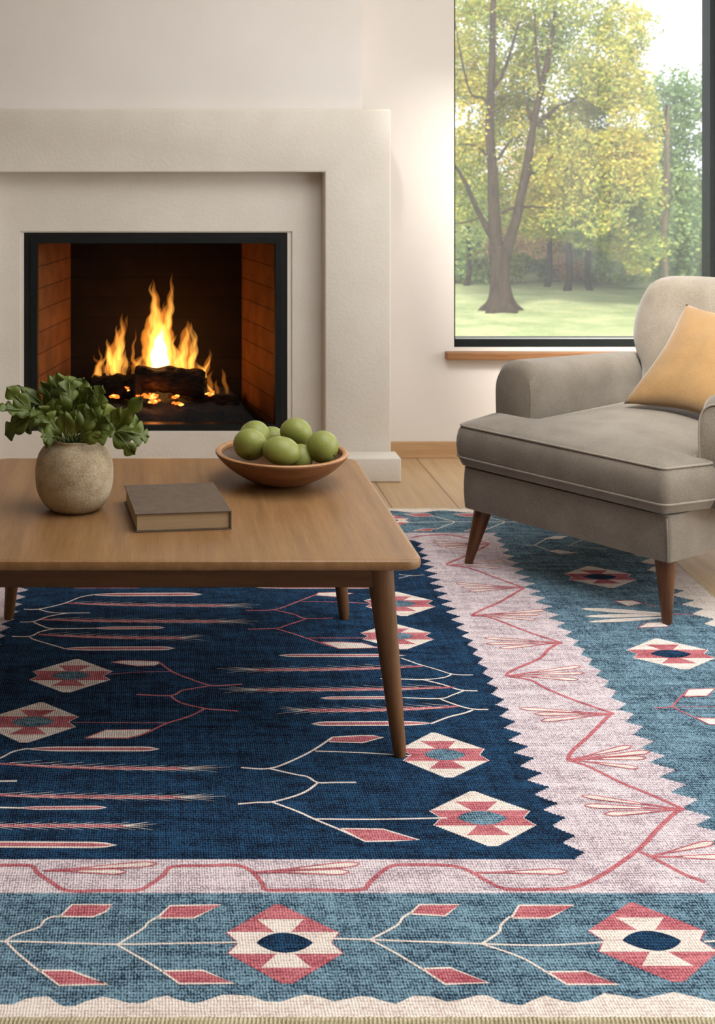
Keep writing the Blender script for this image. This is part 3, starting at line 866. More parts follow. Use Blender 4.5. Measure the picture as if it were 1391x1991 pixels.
# legs
for (tu,tv,fu,fv) in ((.055,.055,.030,.012),(.655,.050,.674,.027),(.01,.85,-.025,.875),(.68,.85,.715,.875)):
    obj('leg', leg_bm((tu,tv,.176-Z0),(fu,fv,.0005),.028,.0125), M['cleg'], ch, autos=.6)

# throw pillow
def throw_pillow():
    bm = bmesh.new(); n = 34; a = .205; th = .062
    def pt(i, j, s):
        x = -1+2*i/n; y = -1+2*j/n
        px = x*a*(1-.09*(1-x*x)**0*(1-(abs(y)**2.2))) ; py = y*a*(1-.09*(1-(abs(x)**2.2)))
        px = x*a*(1-.17*(1-abs(y)**1.7)); py = y*a*(1-.15*(1-abs(x)**1.7))
        e = max(0,(1-x**2))**.5*max(0,(1-y**2))**.5
        z = s*th*e**.8*(1+.10*mn.noise(Vector((x*2.2,y*2.2,s*3))))
        return Vector((px,py,z))
    F_ = [[bm.verts.new(pt(i,j,1)) for j in range(n+1)] for i in range(n+1)]
    B_ = [[F_[i][j] if i in (0,n) or j in (0,n) else bm.verts.new(pt(i,j,-1)) for j in range(n+1)] for i in range(n+1)]
    for i in range(n):
        for j in range(n):
            bm.faces.new((F_[i][j],F_[i+1][j],F_[i+1][j+1],F_[i][j+1]))
            bm.faces.new((B_[i][j],B_[i][j+1],B_[i+1][j+1],B_[i+1][j]))
    bmesh.ops.recalc_face_normals(bm, faces=bm.faces[:]); return bm
VAx = Vector((-UA.y, UA.x, 0)) if False else Vector((.794,.609,0))
def chw(u, v, z): return Vector((P0.x,P0.y,0)) + UA*u + Vector((-UA.y*1, UA.x, 0))*v + Vector((0,0,z))
bl = chw(.245,.498,.468); tl = chw(.305,.745,.735)
br = chw(.640,.43,.466)
ex = (br-bl).normalized(); ey = (tl-bl); ey = (ey-ex*ey.dot(ex)).normalized(); ez = ex.cross(ey)
pw = obj('throw_pillow', throw_pillow(), M['mustard'], smooth=True)
cen = bl+ex*.205+ey*.205
pw.matrix_world = Matrix((( ex.x,ey.x,ez.x,cen.x),(ex.y,ey.y,ez.y,cen.y),(ex.z,ey.z,ez.z,cen.z),(0,0,0,1)))
tag(pw, 'square mustard yellow throw pillow leaning on the back of the armchair', 'pillow')

# ------------------------------------------------------------------ rug
RM = {
 'navy': weave('rug_navy', (18,22,36), (42,80,114), .40, .66),
 'teal': weave('rug_teal', (30,46,64), (126,158,174), .36, .63),
 'lilac': weave('rug_lilac', (140,122,132), (222,208,210), .34, .58),
 'cream': weave('rug_cream', (186,164,154), (232,222,212), .30, .56),
 'rose': weave('rug_rose', (138,62,74), (204,128,132), .34, .62),
 'edge': weave('rug_binding', (160,146,114), (208,197,168), .3, .6, cell=.006),
}
order = list(RM); mats = [RM[k] for k in order]
rb = bmesh.new()
RZt = .008
KK = [0]
def poly(pts, key, lay):
    z = RZt + lay*.00014 + (KK[0]%41)*.000003
    vs = [Vector(p) for p in pts]
    ar = sum(vs[i].x*vs[(i+1)%len(vs)].y-vs[(i+1)%len(vs)].x*vs[i].y for i in range(len(vs)))
    if abs(ar) < 1e-9: return
    if ar < 0: vs.reverse()
    try:
        f = rb.faces.new([rb.verts.new((p.x,p.y,z)) for p in vs]); f.material_index = order.index(key)
    except Exception: pass
def ppoly(px, key, lay): KK[0] += 1; poly([gnd(*p) for p in px], key, lay)
def stroke(px, w, key, lay, taper=False, world=False):
    """thread line of width w (metres) through pixel points on the rug"""
    P_ = [Vector(p) if world else gnd(*p) for p in px]
    L_, R_ = [], []; KK[0] += 1
    n = len(P_)
    for i, p in enumerate(P_):
        a = P_[max(0,i-1)]; b = P_[min(n-1,i+1)]; t = (b-a)
        if t.length < 1e-9: continue
        t.normalize(); nn = Vector((-t.y,t.x)); k = w/2
        if taper: k *= (1-.75*i/(n-1))
        L_.append(p+nn*k); R_.append(p-nn*k)
    for i in range(len(L_)-1):
        poly([L_[i],R_[i],R_[i+1],L_[i+1]], key, lay)
def sm(px, n=4):
    return [(p.x,p.y) for p in spline([Vector((a,b,0)) for a,b in px], n)]
# outlines of the bands: X = c + s*(D-3)
def X_in(D): return .798+.048*(D-3.0)
def X_li(D): return 1.0685+.0435*(D-3.0)
def X_te(D): return 1.468+.058*(D-3.0)
def X_ed(D): return 1.535+.055*(D-3.0)
def X_inL(D): return -.425+.030*(D-3.0)
def X_liL(D): return -.695+.03*(D-3.0)
def X_teL(D): return -1.07+.03*(D-3.0)
def X_edL(D): return -1.15+.03*(D-3.0)
Dn = gnd(0,1994).y; Df = gnd(0,987.5).y
Db = gnd(0,1978).y
# body slab (binding colour) and woven bands
base_pts = [(X_edL(Dn),Dn),(X_ed(Dn),Dn),(X_ed(Df),Df),(X_edL(Df),Df)]
A_ = [rb.verts.new((x,y,0.0003)) for x,y in base_pts]; B_ = [rb.verts.new((x,y,RZt)) for x,y in base_pts]
for f in (A_[::-1], B_, *[[A_[i],A_[(i+1)%4],B_[(i+1)%4],B_[i]] for i in range(4)]):
    q = rb.faces.new(f); q.material_index = order.index('edge')
i_ = .010
poly([(X_edL(Db)+.006,Db),(X_ed(Db)-.004,Db),(X_ed(Df)-.006,Df-.012),(X_edL(Df)+.006,Df-.012)], 'cream', 1)
# teal band with wavy near edge
wave = [(-60,1945),(-30,1940),(0,1953),(25,1953),(50,1942),(75,1938),(95,1938),(110,1950),(125,1957),(145,1956),(170,1946),(200,1938),(220,1942),(250,1950),(275,1951),(300,1941),(325,1936),(350,1945),(377,1951),(395,1947),(430,1935),(453,1934),(490,1937),(515,1947),(545,1948),(570,1940),(594,1934),(625,1939),(649,1947),(672,1943),(700,1937),(725,1939),(740,1945),(770,1952),(790,1943),(805,1936),(840,1938),(870,1948),(900,1943),(930,1935),(950,1936),(980,1950),(1015,1955),(1035,1945),(1060,1936),(1090,1945),(1120,1950),(1150,1944),(1175,1931),(1210,1936),(1240,1943),(1270,1938),(1310,1929),(1350,1938),(1391,1948)]
wp = [gnd(*p) for p in wave]
k0 = wp[0].x
nearw = [Vector((X_teL(1.9)+(k0-X_teL(1.9))*j/8, 1.893+.010*math.sin(j*2.4))) for j in range(8)]+wp
xe = X_te(1.9); x1_ = wp[-1].x
nearw += [Vector((x1_+(xe-x1_)*j/8, 1.89+.010*math.sin(j*2.4+1))) for j in range(1,9)]
far = []
Dfar = gnd(0,993).y
nf = 90
for j in range(nf+1):
    f = j/nf; x = X_te(Dfar)-(X_te(Dfar)-X_teL(Dfar))*f
    far.append(Vector((x, Dfar-.012+.016*math.sin(x*2*PI/.19))))
def zig(fn, D0, D1, per, amp, side, ph=0):
    """stepped teeth along a band edge, tips at fn(D)"""
    out = []; D = D0+ph*per; sgn = 1
    n = int((D1-D)/per)
    for i in range(n):
        c = D+per*(i+.5)
        w = .85+.3*math.sin(i*12.9)
        rr_ = random.Random(i*7+int(amp*1000))
        K_ = 6; pk = rr_.uniform(-.10,.10)
        for q in range(K_):
            a0_ = -.5+(.5+pk)*q/K_; a1_ = -.5+(.5+pk)*(q+1)/K_
            b_ = (1-(q+.5)/K_)**.85
            out += [Vector((fn(c)-side*amp*w*b_, c+a0_*per)), Vector((fn(c)-side*amp*w*b_, c+(a1_-.001)*per))]
        for q in range(K_):
            a0_ = pk+(.5-pk)*q/K_; a1_ = pk+(.5-pk)*(q+1)/K_
            b_ = ((q+.5)/K_)**.85
            out += [Vector((fn(c)-side*amp*w*b_, c+a0_*per)), Vector((fn(c)-side*amp*w*b_, c+(a1_-.001)*per))]
    return out
rt = zig(X_te, 1.92, Dfar-.05, .074, .046, 1)
lt = zig(X_teL, 1.92, Dfar-.05, .074, .046, -1)
poly(nearw+rt+far+lt[::-1], 'teal', 2)
# lilac border
Dl0 = gnd(0,1737).y; Dl1 = gnd(0,1036).y
rz = zig(X_li, Dl0+.03, Dl1, .0625, .040, 1)
lz = zig(X_liL, Dl0+.03, Dl1, .0625, .040, -1)
poly([Vector((X_liL(Dl0)-.02,Dl0)),Vector((X_li(Dl0)+.12,Dl0)),Vector((X_li(Dl0)+.02,Dl0+.028))]+rz+[Vector((X_li(Dl1),Dl1)),Vector((X_liL(Dl1),Dl1))]+lz[::-1], 'lilac', 3)
Dn0 = gnd(0,1671).y; Dn1 = gnd(0,1050).y
rz = zig(X_in, Dn0-.005, Dn1, .0585, .036, 1)
lz = zig(X_inL, Dn0-.005, Dn1, .0585, .036, -1)
poly([Vector((X_inL(Dn0)+.02,Dn0)),Vector((X_in(Dn0)-.03,Dn0))]+rz+[Vector((X_in(Dn1)-.04,Dn1)),Vector((X_inL(Dn1)+.04,Dn1))]+lz[::-1], 'navy', 4)

def flower(cx, cy, hw, top, bot, body, accent, core, lay=5, notch=.80):
    c = gnd(cx,cy); D = c.y; a = hw*D/F
    tw = gnd(*top)-c; bw_ = gnd(*bot)-c
    def m(s, t):
        v = tw*t if t >= 0 else bw_*(-t)
        return c+Vector((a*s,0))+v
    up = .27
    # woven outline in small steps
    def stair(p, q, k):
        out = []
        for i in range(k):
            f0 = i/k; f1 = (i+1)/k
            x0,y0_ = p[0]+(q[0]-p[0])*f0, p[1]+(q[1]-p[1])*f0
            x1,y1_ = p[0]+(q[0]-p[0])*f1, p[1]+(q[1]-p[1])*f1
            out += [(x0,y0_), (x1,y0_)] if abs(y1_) > abs(y0_) else [(x0,y0_),(x0,y1_)]
        return out
    K = 20
    pts = stair((.07,1),(1,up),K)+stair((1,up),(notch,0),6)+stair((notch,0),(1,-up),6)+stair((1,-up),(.07,-1),K)
    pts += [(-x,y) for x,y in reversed(pts)]
    poly([m(*p) for p in pts], body, lay)
    side = [(1,up),(notch,0),(1,-up),(.36,-up),(.36,up)]
    side = [(.985,up),(notch,0),(.985,-up),(0,-up),(0,up)]
    poly([m(*p) for p in side], accent, lay+1)
    poly([m(-x,y) for x,y in side], accent, lay+1)
    for s in (1,-1):
        poly([m(*p) for p in ((-.42,.60*s),(.42,.60*s),(.15,up*s),(-.15,up*s))], accent, lay+1)
    lens = []
    for i in range(32):
        t = 2*PI*i/32; x = .49*math.cos(t); y = .25*math.copysign((1-(x/.49)**2+1e-9)**.85, math.sin(t))
        lens.append((round(x/.03)*.03 if False else x, y))
    poly([m(*p) for p in lens], core, lay+2)
flower(554,1834,112,(540,1759),(559,1916),'rose','cream','navy')
flower(1268,1830,116,(1229,1756),(1321,1913),'rose','cream','navy')
flower(938,1591,99,(919,1539),(960,1648),'cream','rose','teal')
flower(866,1468,83,(843,1425),(874,1514),'cream','rose','teal')
flower(771,1237,69,(765,1213),(786,1264),'cream','rose','teal')
flower(777,1174,67,(770,1151),(786,1199),'cream','rose','teal')
flower(138,1314,78,(150,1282),(129,1348),'cream','rose','teal')
flower(64,1404,86,(80,1366),(47,1446),'cream','rose','teal')
flower(1167,1122,66,(1146,1101),(1191,1144),'cream','rose','navy')
flower(1305,1272,80,(1277,1242),(1334,1303),'cream','rose','navy')
flower(755,1012,42,(752,999),(758,1027),'rose','cream','navy')
flower(300,1080,60,(300,1063),(300,1099),'cream','rose','teal')
flower(300,1120,62,(300,1102),(300,1140),'cream','rose','teal')
flower(1150,1012,45,(1140,1000),(1160,1026),'rose','cream','navy')

W1 = .0052
def leaf(px, fill='rose', line='cream', lay=6, w=.0042):
    ppoly(px, fill, lay); stroke(px+[px[0]], w, line, lay+1)
def long_leaf(a, b, hh, fill='rose', line='cream', lay=6, round_end='b'):
    """slender spear from a to b, half height hh pixels"""
    (ax,ay),(bx_,by) = a, b; up_, dn_ = [], []
    for i in range(17):
        f = i/16
        e = min(1, (f/.22))**.6 * min(1, ((1-f)/.10))**.6
        x = ax+(bx_-ax)*f; y = ay+(by-ay)*f
        up_.append((x, y-hh*e)); dn_.append((x, y+hh*e))
    out = up_+dn_[::-1][1:]
    ppoly(out, line, lay)
    inn = [(x+(6 if i==0 else 0), (ay+(by-ay)*((x-ax)/((bx_-ax) or 1)))+(y-(ay+(by-ay)*((x-ax)/((bx_-ax) or 1))))*.52) for i,(x,y) in enumerate(out)]
    cxm = (ax+bx_)/2
    inn = [(cxm+(x-cxm)*.955, y) for x,y in inn]
    ppoly(inn, fill, lay+1)
def wheat(base, tip, whisk, hh=3.2, lay=6, side=1):
    """ear of grain: rose stem with pale bristles ending in long whiskers"""
    (ax,ay),(bx_,by) = base, tip; n = 26; up_, dn_ = [], []
    pts = sm([(ax,ay),(ax+(bx_-ax)*.25, ay+(by-ay)*.55),(ax+(bx_-ax)*.6, by-.5),(bx_,by)], 8)
    for i,(x,y) in enumerate(pts):
        f = i/(len(pts)-1); e = hh*(.45+.55*min(1,f*2.5))*(1 if f < .93 else .6)
        up_.append((x,y-e)); dn_.append((x,y+e))
    ppoly(up_+dn_[::-1], 'rose', lay)
    sg = 1 if bx_ > ax else -1; L = abs(bx_-ax)
    k = 9
    for i in range(k):
        f = (i+.6)/k; x = ax+(bx_-ax)*f; j = int(f*(len(pts)-1)); y = pts[j][1]
        l = L*.17
        stroke([(x,y-hh*.5),(x+sg*l*.6,y-hh*1.3),(x+sg*l,y-hh*2.3)], .0020, 'cream', lay+1, True)
        stroke([(x+sg*L*.04,y+hh*.5),(x+sg*l*.6+sg*L*.04,y+hh*1.4),(x+sg*l+sg*L*.04,y+hh*2.5)], .0020, 'cream', lay+1, True)
    for dy in (-2.6,-.6,2.0):
        q = 1 if abs(dy) < 1 else .72
        stroke([(bx_-sg*8,by),(bx_+(whisk[0]-bx_)*.5*q,by+(whisk[1]-by)*.5+dy*hh*.3),(bx_+(whisk[0]-bx_)*q,whisk[1]+dy*hh*.55)], .0022, 'cream', lay+1, True)
def cs(px, key='cream', w=W1, lay=6): stroke(sm(px), w, key, lay)
# white plant, bottom of the field
cs([(469,1493),(524,1495),(572,1478),(613,1457),(647,1434)]); leaf([(647,1434),(700,1431),(725,1431),(746,1434),(705,1445),(640,1443)])
cs([(613,1461),(700,1464),(800,1470)], w=.004)
cs([(524,1495),(572,1506),(598,1511),(618,1522),(650,1522),(693,1522)]); cs([(618,1523),(598,1538),(572,1549),(529,1560),(500,1561),(463,1564)])
cs([(529,1560),(578,1578),(613,1594),(659,1613),(710,1636)]); leaf([(662,1612),(745,1613),(815,1634),(765,1636),(710,1637)])
cs([(613,1593),(720,1594),(870,1591)], w=.0046)
# rose plant, above
cs([(478,1187),(532,1186),(572,1173),(613,1157)],'rose'); leaf([(613,1158),(620,1153),(655,1152),(688,1154),(653,1161)],'cream','rose')
cs([(587,1170),(660,1171),(725,1174)],'rose',.004)
cs([(532,1186),(572,1195),(595,1203),(649,1202)],'rose'); cs([(595,1204),(555,1217),(538,1222),(482,1224)],'rose')
cs([(538,1223),(578,1235),(624,1251),(660,1261)],'rose'); leaf([(624,1249),(665,1249),(705,1251),(739,1260),(660,1262)],'cream','rose')
cs([(601,1241),(650,1241),(712,1241)],'rose',.004)
# rose plant, left, mirrored
cs([(311,1289),(336,1307),(371,1321),(408,1333),(440,1333),(471,1331)],'rose',.006); cs([(265,1351),(332,1353),(352,1344),(372,1340),(413,1333)],'rose',.006)
cs([(332,1354),(352,1367),(398,1378),(430,1381),(463,1383)],'rose',.006); cs([(398,1379),(367,1394),(322,1408),(282,1427),(247,1436)],'rose',.006)
leaf([(216,1288),(240,1285),(262,1285),(308,1287),(311,1291),(300,1295),(267,1296)],'cream','rose'); leaf([(165,1436),(206,1420),(294,1419),(280,1428),(247,1436)],'cream','rose')
cs([(201,1313),(260,1308),(334,1306)],'rose',.003); cs([(140,1405),(230,1406),(330,1406)],'rose',.003)
# white grain bunch, upper left
cs([(46,1185),(75,1185),(124,1174),(155,1162),(181,1157)]); long_leaf((178,1157),(394,1156),3.2)
cs([(75,1185),(106,1192),(175,1192)]); cs([(39,1210),(65,1209),(95,1199),(135,1192)]); cs([(65,1210),(83,1218),(106,1223),(184,1222)])
long_leaf((180,1222),(321,1221),2.6); cs([(23,1238),(58,1238),(78,1229),(106,1223)]); cs([(58,1240),(72,1246),(127,1262)]); long_leaf((120,1262),(341,1261),3.8)
wheat((124,1173),(440,1178),(506,1177),2.0); wheat((78,1205),(435,1209),(502,1209),2.2); wheat((75,1234),(358,1241),(398,1237),2.4)
long_leaf((498,1143),(735,1143),2); stroke([(145,1144),(270,1144)],.004,'rose',6)
# lower left bunch
cs([(-40,1490),(0,1475),(26,1462),(55,1456)]); long_leaf((50,1457),(311,1457),4.8); wheat((-6,1485),(362,1495),(447,1493),2.8)
stroke([(-30,1520),(33,1519)],.006,'cream',6); wheat((-30,1546),(354,1551),(440,1550),3.0)
cs([(-30,1571),(0,1571),(40,1572)]); long_leaf((34,1572),(208,1571),3.6); wheat((-60,1606),(247,1607),(305,1604),3.2); long_leaf((-120,1642),(228,1644),6.3)
# middle right bunch
long_leaf((790,1275),(542,1275),3.0); cs([(780,1280),(800,1287),(814,1292),(849,1302),(878,1311),(900,1313),(920,1313)],w=.0045)
wheat((823,1296),(495,1303),(422,1301),2.4); cs([(740,1320),(786,1321),(823,1322),(863,1318),(878,1312)],w=.0045); cs([(823,1322),(863,1332),(895,1342),(929,1344)],w=.0055)
wheat((883,1337),(498,1342),(425,1341),2.6); long_leaf((790,1357),(623,1358),2.8); cs([(780,1357),(855,1359),(880,1352),(904,1343)],w=.0045)
cs([(855,1359),(875,1367),(907,1377),(928,1380),(950,1380)],w=.0055); wheat((893,1374),(587,1382),(543,1379),3.0); long_leaf((842,1407),(605,1408),4.6)
cs([(838,1408),(872,1395),(904,1387),(920,1381)],w=.0055)
cs([(776,1117),(800,1120),(826,1118)],w=.003); cs([(776,1125),(800,1119)],w=.003)
# bottom band sprigs
T1 = .0042
cs([(-20,1832),(11,1831),(120,1834),(228,1837),(350,1835),(470,1833)],w=T1)
cs([(11,1830),(32,1818),(75,1804),(86,1791),(104,1783),(119,1783)],w=T1); leaf([(117,1783),(140,1760),(219,1760),(205,1774),(180,1784)])
cs([(11,1831),(36,1856),(75,1888)],w=T1); leaf([(77,1888),(137,1888),(175,1902),(212,1915),(115,1917)])
cs([(228,1838),(252,1823),(280,1805),(288,1795),(306,1784)],w=T1); leaf([(306,1786),(331,1762),(431,1760),(377,1786)])
cs([(228,1838),(277,1866),(313,1888),(349,1913)],w=T1); leaf([(315,1889),(395,1888),(456,1913),(349,1914)])
cs([(650,1826),(720,1828),(937,1836),(1060,1839),(1190,1832)],w=T1)
cs([(720,1828),(771,1801),(783,1786),(798,1776)],w=T1); leaf([(798,1778),(816,1760),(894,1760),(866,1782)])
cs([(720,1828),(766,1852),(821,1885)],w=T1); leaf([(821,1885),(876,1883),(951,1912),(866,1915)])
cs([(937,1836),(970,1814),(975,1799),(992,1783)],w=T1); leaf([(995,1786),(1010,1761),(1117,1761),(1068,1786)])
cs([(937,1836),(1013,1862),(1063,1891),(1103,1915)],w=T1); leaf([(1065,1891),(1139,1890),(1204,1915),(1103,1915)])
cs([(1370,1832),(1420,1828)],w=T1); cs([(1395,1816),(1420,1800)],w=T1)
# far band sprigs
cs([(783,1016),(884,1015),(988,1015),(1100,1015)],w=T1); cs([(842,1003),(862,1009),(884,1015),(868,1022),(848,1030)],w=T1)
leaf([(786,1000),(832,999),(844,1004),(809,1005)]); leaf([(803,1033),(820,1029),(846,1028),(838,1033)])
cs([(945,1004),(965,1010),(982,1015),(966,1022),(944,1031)],w=T1); leaf([(881,1000),(930,999),(945,1004),(907,1005)]); leaf([(903,1033),(918,1029),(950,1027),(940,1033)])
# right teal band
def spear(a, b, hh, key='cream', lay=6):
    up_, dn_ = [], []
    for i in range(15):
        f = i/14; e = math.sin(PI*min(1,f)**.8)**.7
        x = a[0]+(b[0]-a[0])*f; y = a[1]+(b[1]-a[1])*f
        up_.append((x,y-hh*e)); dn_.append((x,y+hh*e))
    ppoly(up_+dn_[::-1], key, lay)
spear((1128,1184),(1300,1194),3.6); spear((1137,1199),(1300,1196),3.4); spear((1143,1210),(1300,1201),3.2)
leaf([(1195,1169),(1231,1168),(1249,1174),(1222,1179)],'cream','rose',w=.003); cs([(1231,1168),(1252,1174),(1278,1181)],'rose',.004)
leaf([(1241,1221),(1258,1212),(1290,1210),(1300,1219)],'cream','rose',w=.003); stroke([(1296,1194),(1350,1196)],.006,'rose',6)
cs([(1274,1377),(1304,1375),(1318,1362),(1330,1350)],'rose',.0045); leaf([(1329,1355),(1339,1341),(1391,1339),(1376,1354)],'cream','rose')
cs([(1307,1375),(1350,1395),(1379,1408)],'rose',.0045); leaf([(1353,1396),(1380,1397),(1408,1398),(1398,1410),(1379,1409)],'cream','rose'); cs([(1304,1375),(1350,1375),(1420,1375)],'rose',.003)
cs([(1016,1060),(1039,1060),(1052,1054),(1065,1047)],w=.004); leaf([(1060,1048),(1080,1043),(1104,1043),(1090,1048)],'cream','cream'); cs([(1039,1060),(1055,1066),(1070,1072)],w=.004)
leaf([(1068,1072),(1085,1070),(1124,1076),(1090,1077)],'cream','cream'); cs([(1095,1060),(1120,1062),(1180,1068)],w=.003); cs([(1105,1062),(1125,1053),(1140,1048)],w=.003)
# vine through the lilac border
VN = [[(-60,1684),(0,1683),(60,1684),(72,1697),(100,1716),(133,1733),(200,1732),(265,1732),(290,1722),(318,1702),(335,1686),(400,1684),(460,1683),(490,1695),(512,1720),(520,1731),(600,1731),(700,1731),(720,1716),(757,1686),(800,1682),(880,1684),(915,1695),(945,1712),(982,1729),(1040,1730),(1110,1727),(1150,1713),(1190,1690),(1245,1650),(1280,1612),(1315,1580),(1330,1575)],
 [(1332,1575),(1262,1544),(1210,1523),(1150,1493),(1118,1482),(1106,1478),(1112,1462),(1140,1437),(1165,1412),(1185,1392),(1194,1388)],
 [(1195,1388),(1170,1380),(1110,1359),(1060,1338),(1030,1322),(985,1314),(1010,1298),(1050,1281),(1066,1264),(1085,1252),(1095,1251)],
 [(1092,1250),(1030,1230),(960,1203),(935,1198),(918,1197),(940,1185),(970,1172),(1000,1155),(1020,1143)],
 [(1018,1143),(960,1122),(910,1104),(870,1099),(885,1090),(915,1078),(945,1062),(952,1057)],
 [(950,1056),(920,1050),(880,1041),(830,1041),(800,1046)],
 [(1245,1657),(1270,1668),(1330,1700),(1372,1716)]]
for v in VN: stroke(sm(v,3), .0085, 'rose', 6)
FANS = [((1092,1250),[(942,1241),(946,1252),(972,1261)]),((990,1314),[(1130,1296),(1137,1309),(1125,1322)]),((1190,1389),[(1010,1378),(1040,1389),(1053,1402)]),
 ((1110,1478),[(1228,1451),(1264,1462),(1257,1474),(1242,1494)]),((1330,1575),[(1132,1548),(1137,1567),(1177,1584)]),((1262,1667),[(1388,1638),(1420,1667)]),
 ((922,1197),[(1060,1187),(1052,1195),(1042,1205)]),((1018,1143),[(887,1135),(898,1143),(912,1150)]),((875,1099),[(983,1091),(975,1105)]),((950,1058),[(843,1055),(850,1061),(866,1066)]),
 ((85,1694),[(305,1680),(245,1696)]),((495,1697),[(700,1680),(680,1696)]),((925,1698),[(1104,1695)])]
for nd, tips in FANS:
    for tp in tips:
        a = gnd(*nd); b = gnd(*tp); d = b-a; L = d.length; t = d.normalized(); nn = Vector((-t.y,t.x)); up_, dn_ = [], []
        for i in range(15):
            f = i/14; e = .0011+.0085*max(0,(f-.30)/.70)**.8*min(1,((1-f)/.12))**.6*(1 if L < .6 else 1)
            up_.append(a+d*f+nn*e); dn_.append(a+d*f-nn*e)
        o = up_+dn_[::-1]
        poly(up_[6:]+dn_[6:][::-1], 'cream', 6)
        stroke(up_, .0034, 'rose', 7, world=True); stroke(dn_, .0034, 'rose', 7, world=True)
rug = obj('area_rug', rb, mats)
tag(rug, 'large navy, teal and lilac flat-woven rug with diamond flowers and zigzag borders under the furniture', 'rug')
# stitched binding along the near edge: slanted threads
sb = bmesh.new(); x = X_edL(Dn)
i = 0
while x < X_ed(Dn):
    tube(sb, [(x,Dn-.0005,.002),(x+.002,Dn+.003,.0088),(x+.0045,Db-.002+.001*math.sin(i),.0087)], .0021, 5)
    x += .0062; i += 1
st = obj('binding_stitches', sb, RM['edge'], rug); st['kind'] = 'stuff'; st['label'] = 'cream overcast stitches along the near edge'

# ------------------------------------------------------------------ outdoors
GZ = -1.75
def gp(px, py): # point on the lawn
    D = (H-GZ)*F/(py-VY); return Vector(((px-VX)*D/F, D, GZ))
def grass_mat():
    m, nt, b, o = mat('lawn_grass')
    b.inputs['Roughness'].default_value = .9
    mp = coords(nt); n = noise(nt, mp, 1.3, 6, .65); n2 = noise(nt, mp, 25, 3)
    v = math_(nt, 'MULTIPLY_ADD', n2.outputs[0], .4, math_(nt, 'MULTIPLY', n.outputs[0], .6))
    r = ramp(nt, v, [(.36, (112,124,78)), (.5, (144,154,104)), (.64, (176,172,128))])
    nt.links.new(r.outputs[0], b.inputs['Base Color']); bump(nt, b, n2.outputs[0], .6, .05)
    return m
bm = bmesh.new(); nxg = 60
gg = [[bm.verts.new((-12+60*i/nxg, 5.9+64*j/nxg, GZ+.06*mn.noise(Vector((i*.6,j*.6,0)))*(1 if j > 3 else 0))) for j in range(nxg+1)] for i in range(nxg+1)]
for i in range(nxg):
    for j in range(nxg): bm.faces.new((gg[i][j],gg[i+1][j],gg[i+1][j+1],gg[i][j+1]))
lawn = obj('lawn', bm, grass_mat(), smooth=True); lawn['kind'] = 'structure'

def tree_bark(name, c):
    return simple(name, c, .95, tuple(v*1.35 for v in c), 4, (.35,.65), bs=1, bscale=14, bd=.08, scale=(4,4,.7), spec=.1)
M['tbark'] = tree_bark('brown_bark', (62,50,38)); M['tbark2'] = tree_bark('pale_bark', (104,92,70))
def foliage_mat(name, cols, tr=.45):
    m = bpy.data.materials.new(name); m.use_nodes = True; nt = m.node_tree; nt.nodes.clear()
    o = nt.nodes.new('ShaderNodeOutputMaterial'); ge = nt.nodes.new('ShaderNodeNewGeometry')
    mp = coords(nt); n = noise(nt, mp, .55, 4, .6)
    v = math_(nt, 'MULTIPLY_ADD', ge.outputs['Random Per Island'], .32, math_(nt, 'MULTIPLY', n.outputs[0], .78))
    r = ramp(nt, v, [(.30+.16*i, c) for i, c in enumerate(cols)])
    d = nt.nodes.new('ShaderNodeBsdfDiffuse'); t = nt.nodes.new('ShaderNodeBsdfTranslucent'); x = nt.nodes.new('ShaderNodeMixShader')
    x.inputs[0].default_value = tr
    nt.links.new(r.outputs[0], d.inputs[0]); nt.links.new(r.outputs[0], t.inputs[0])
    nt.links.new(d.outputs[0], x.inputs[1]); nt.links.new(t.outputs[0], x.inputs[2]); nt.links.new(x.outputs[0], o.inputs[0])
    return m
FY = foliage_mat('yellow_green_leaves', ((110,134,78),(152,166,88),(196,188,96),(230,204,108)))
FG = foliage_mat('green_leaves', ((128,156,98),(160,182,114),(192,206,134),(226,222,146)))  # greens lightened to make up for the deep shade among the trees
FD = foliage_mat('dark_green_leaves', ((96,124,82),(122,148,96),(152,174,114),(190,196,130)))
FP = foliage_mat('pinkish_autumn_leaves', ((196,182,130),(228,196,152),(244,204,168),(236,224,168)))  # pinkish tones, brightness put into the colour against the wood's shade
def crown(name, blobs, n, size, mt, parent, seed):
    """blobs: (centre, (rx,ry,rz), weight) filled with small leaf blades"""
    rnd = random.Random(seed); bm = bmesh.new(); tot = sum(b[2] for b in blobs)
    verts = []; faces = []
    for c, r, w in blobs:
        k = int(n*w/tot)
        for _ in range(k):
            while True:
                p = Vector((rnd.uniform(-1,1),rnd.uniform(-1,1),rnd.uniform(-1,1)))
                l = p.length
                if l <= 1 and rnd.random() < .30+.7*l: break
            u_ = p.normalized(); g_ = 1+.38*mn.noise(Vector((u_.x*2.3+c[0],u_.y*2.3,u_.z*2.3+c[2])))+.18*mn.noise(Vector((u_.x*7+c[0],u_.y*7,u_.z*7+c[2])))
            q = Vector((c[0]+p.x*r[0]*g_, c[1]+p.y*r[1]*g_, c[2]+p.z*r[2]*g_))
            if mn.noise(q*1.3) < -.30+.2*rnd.random(): continue
            a = Vector((rnd.uniform(-1,1),rnd.uniform(-1,1),rnd.uniform(-.7,.7))).normalized()
            b = a.cross(Vector((rnd.uniform(-1,1),rnd.uniform(-1,1),rnd.uniform(-1,1)))).normalized()
            s = size*rnd.uniform(.6,1.3); i = len(verts)
            verts += [q-a*s*.5, q+b*s*.28, q+a*s*.55, q-b*s*.28]; faces.append((i,i+1,i+2,i+3))
    bm.free()
    me = bpy.data.meshes.new(name); me.from_pydata([tuple(v) for v in verts], [], faces); me.materials.append(mt)
    return P(link(bpy.data.objects.new(name, me), parent))
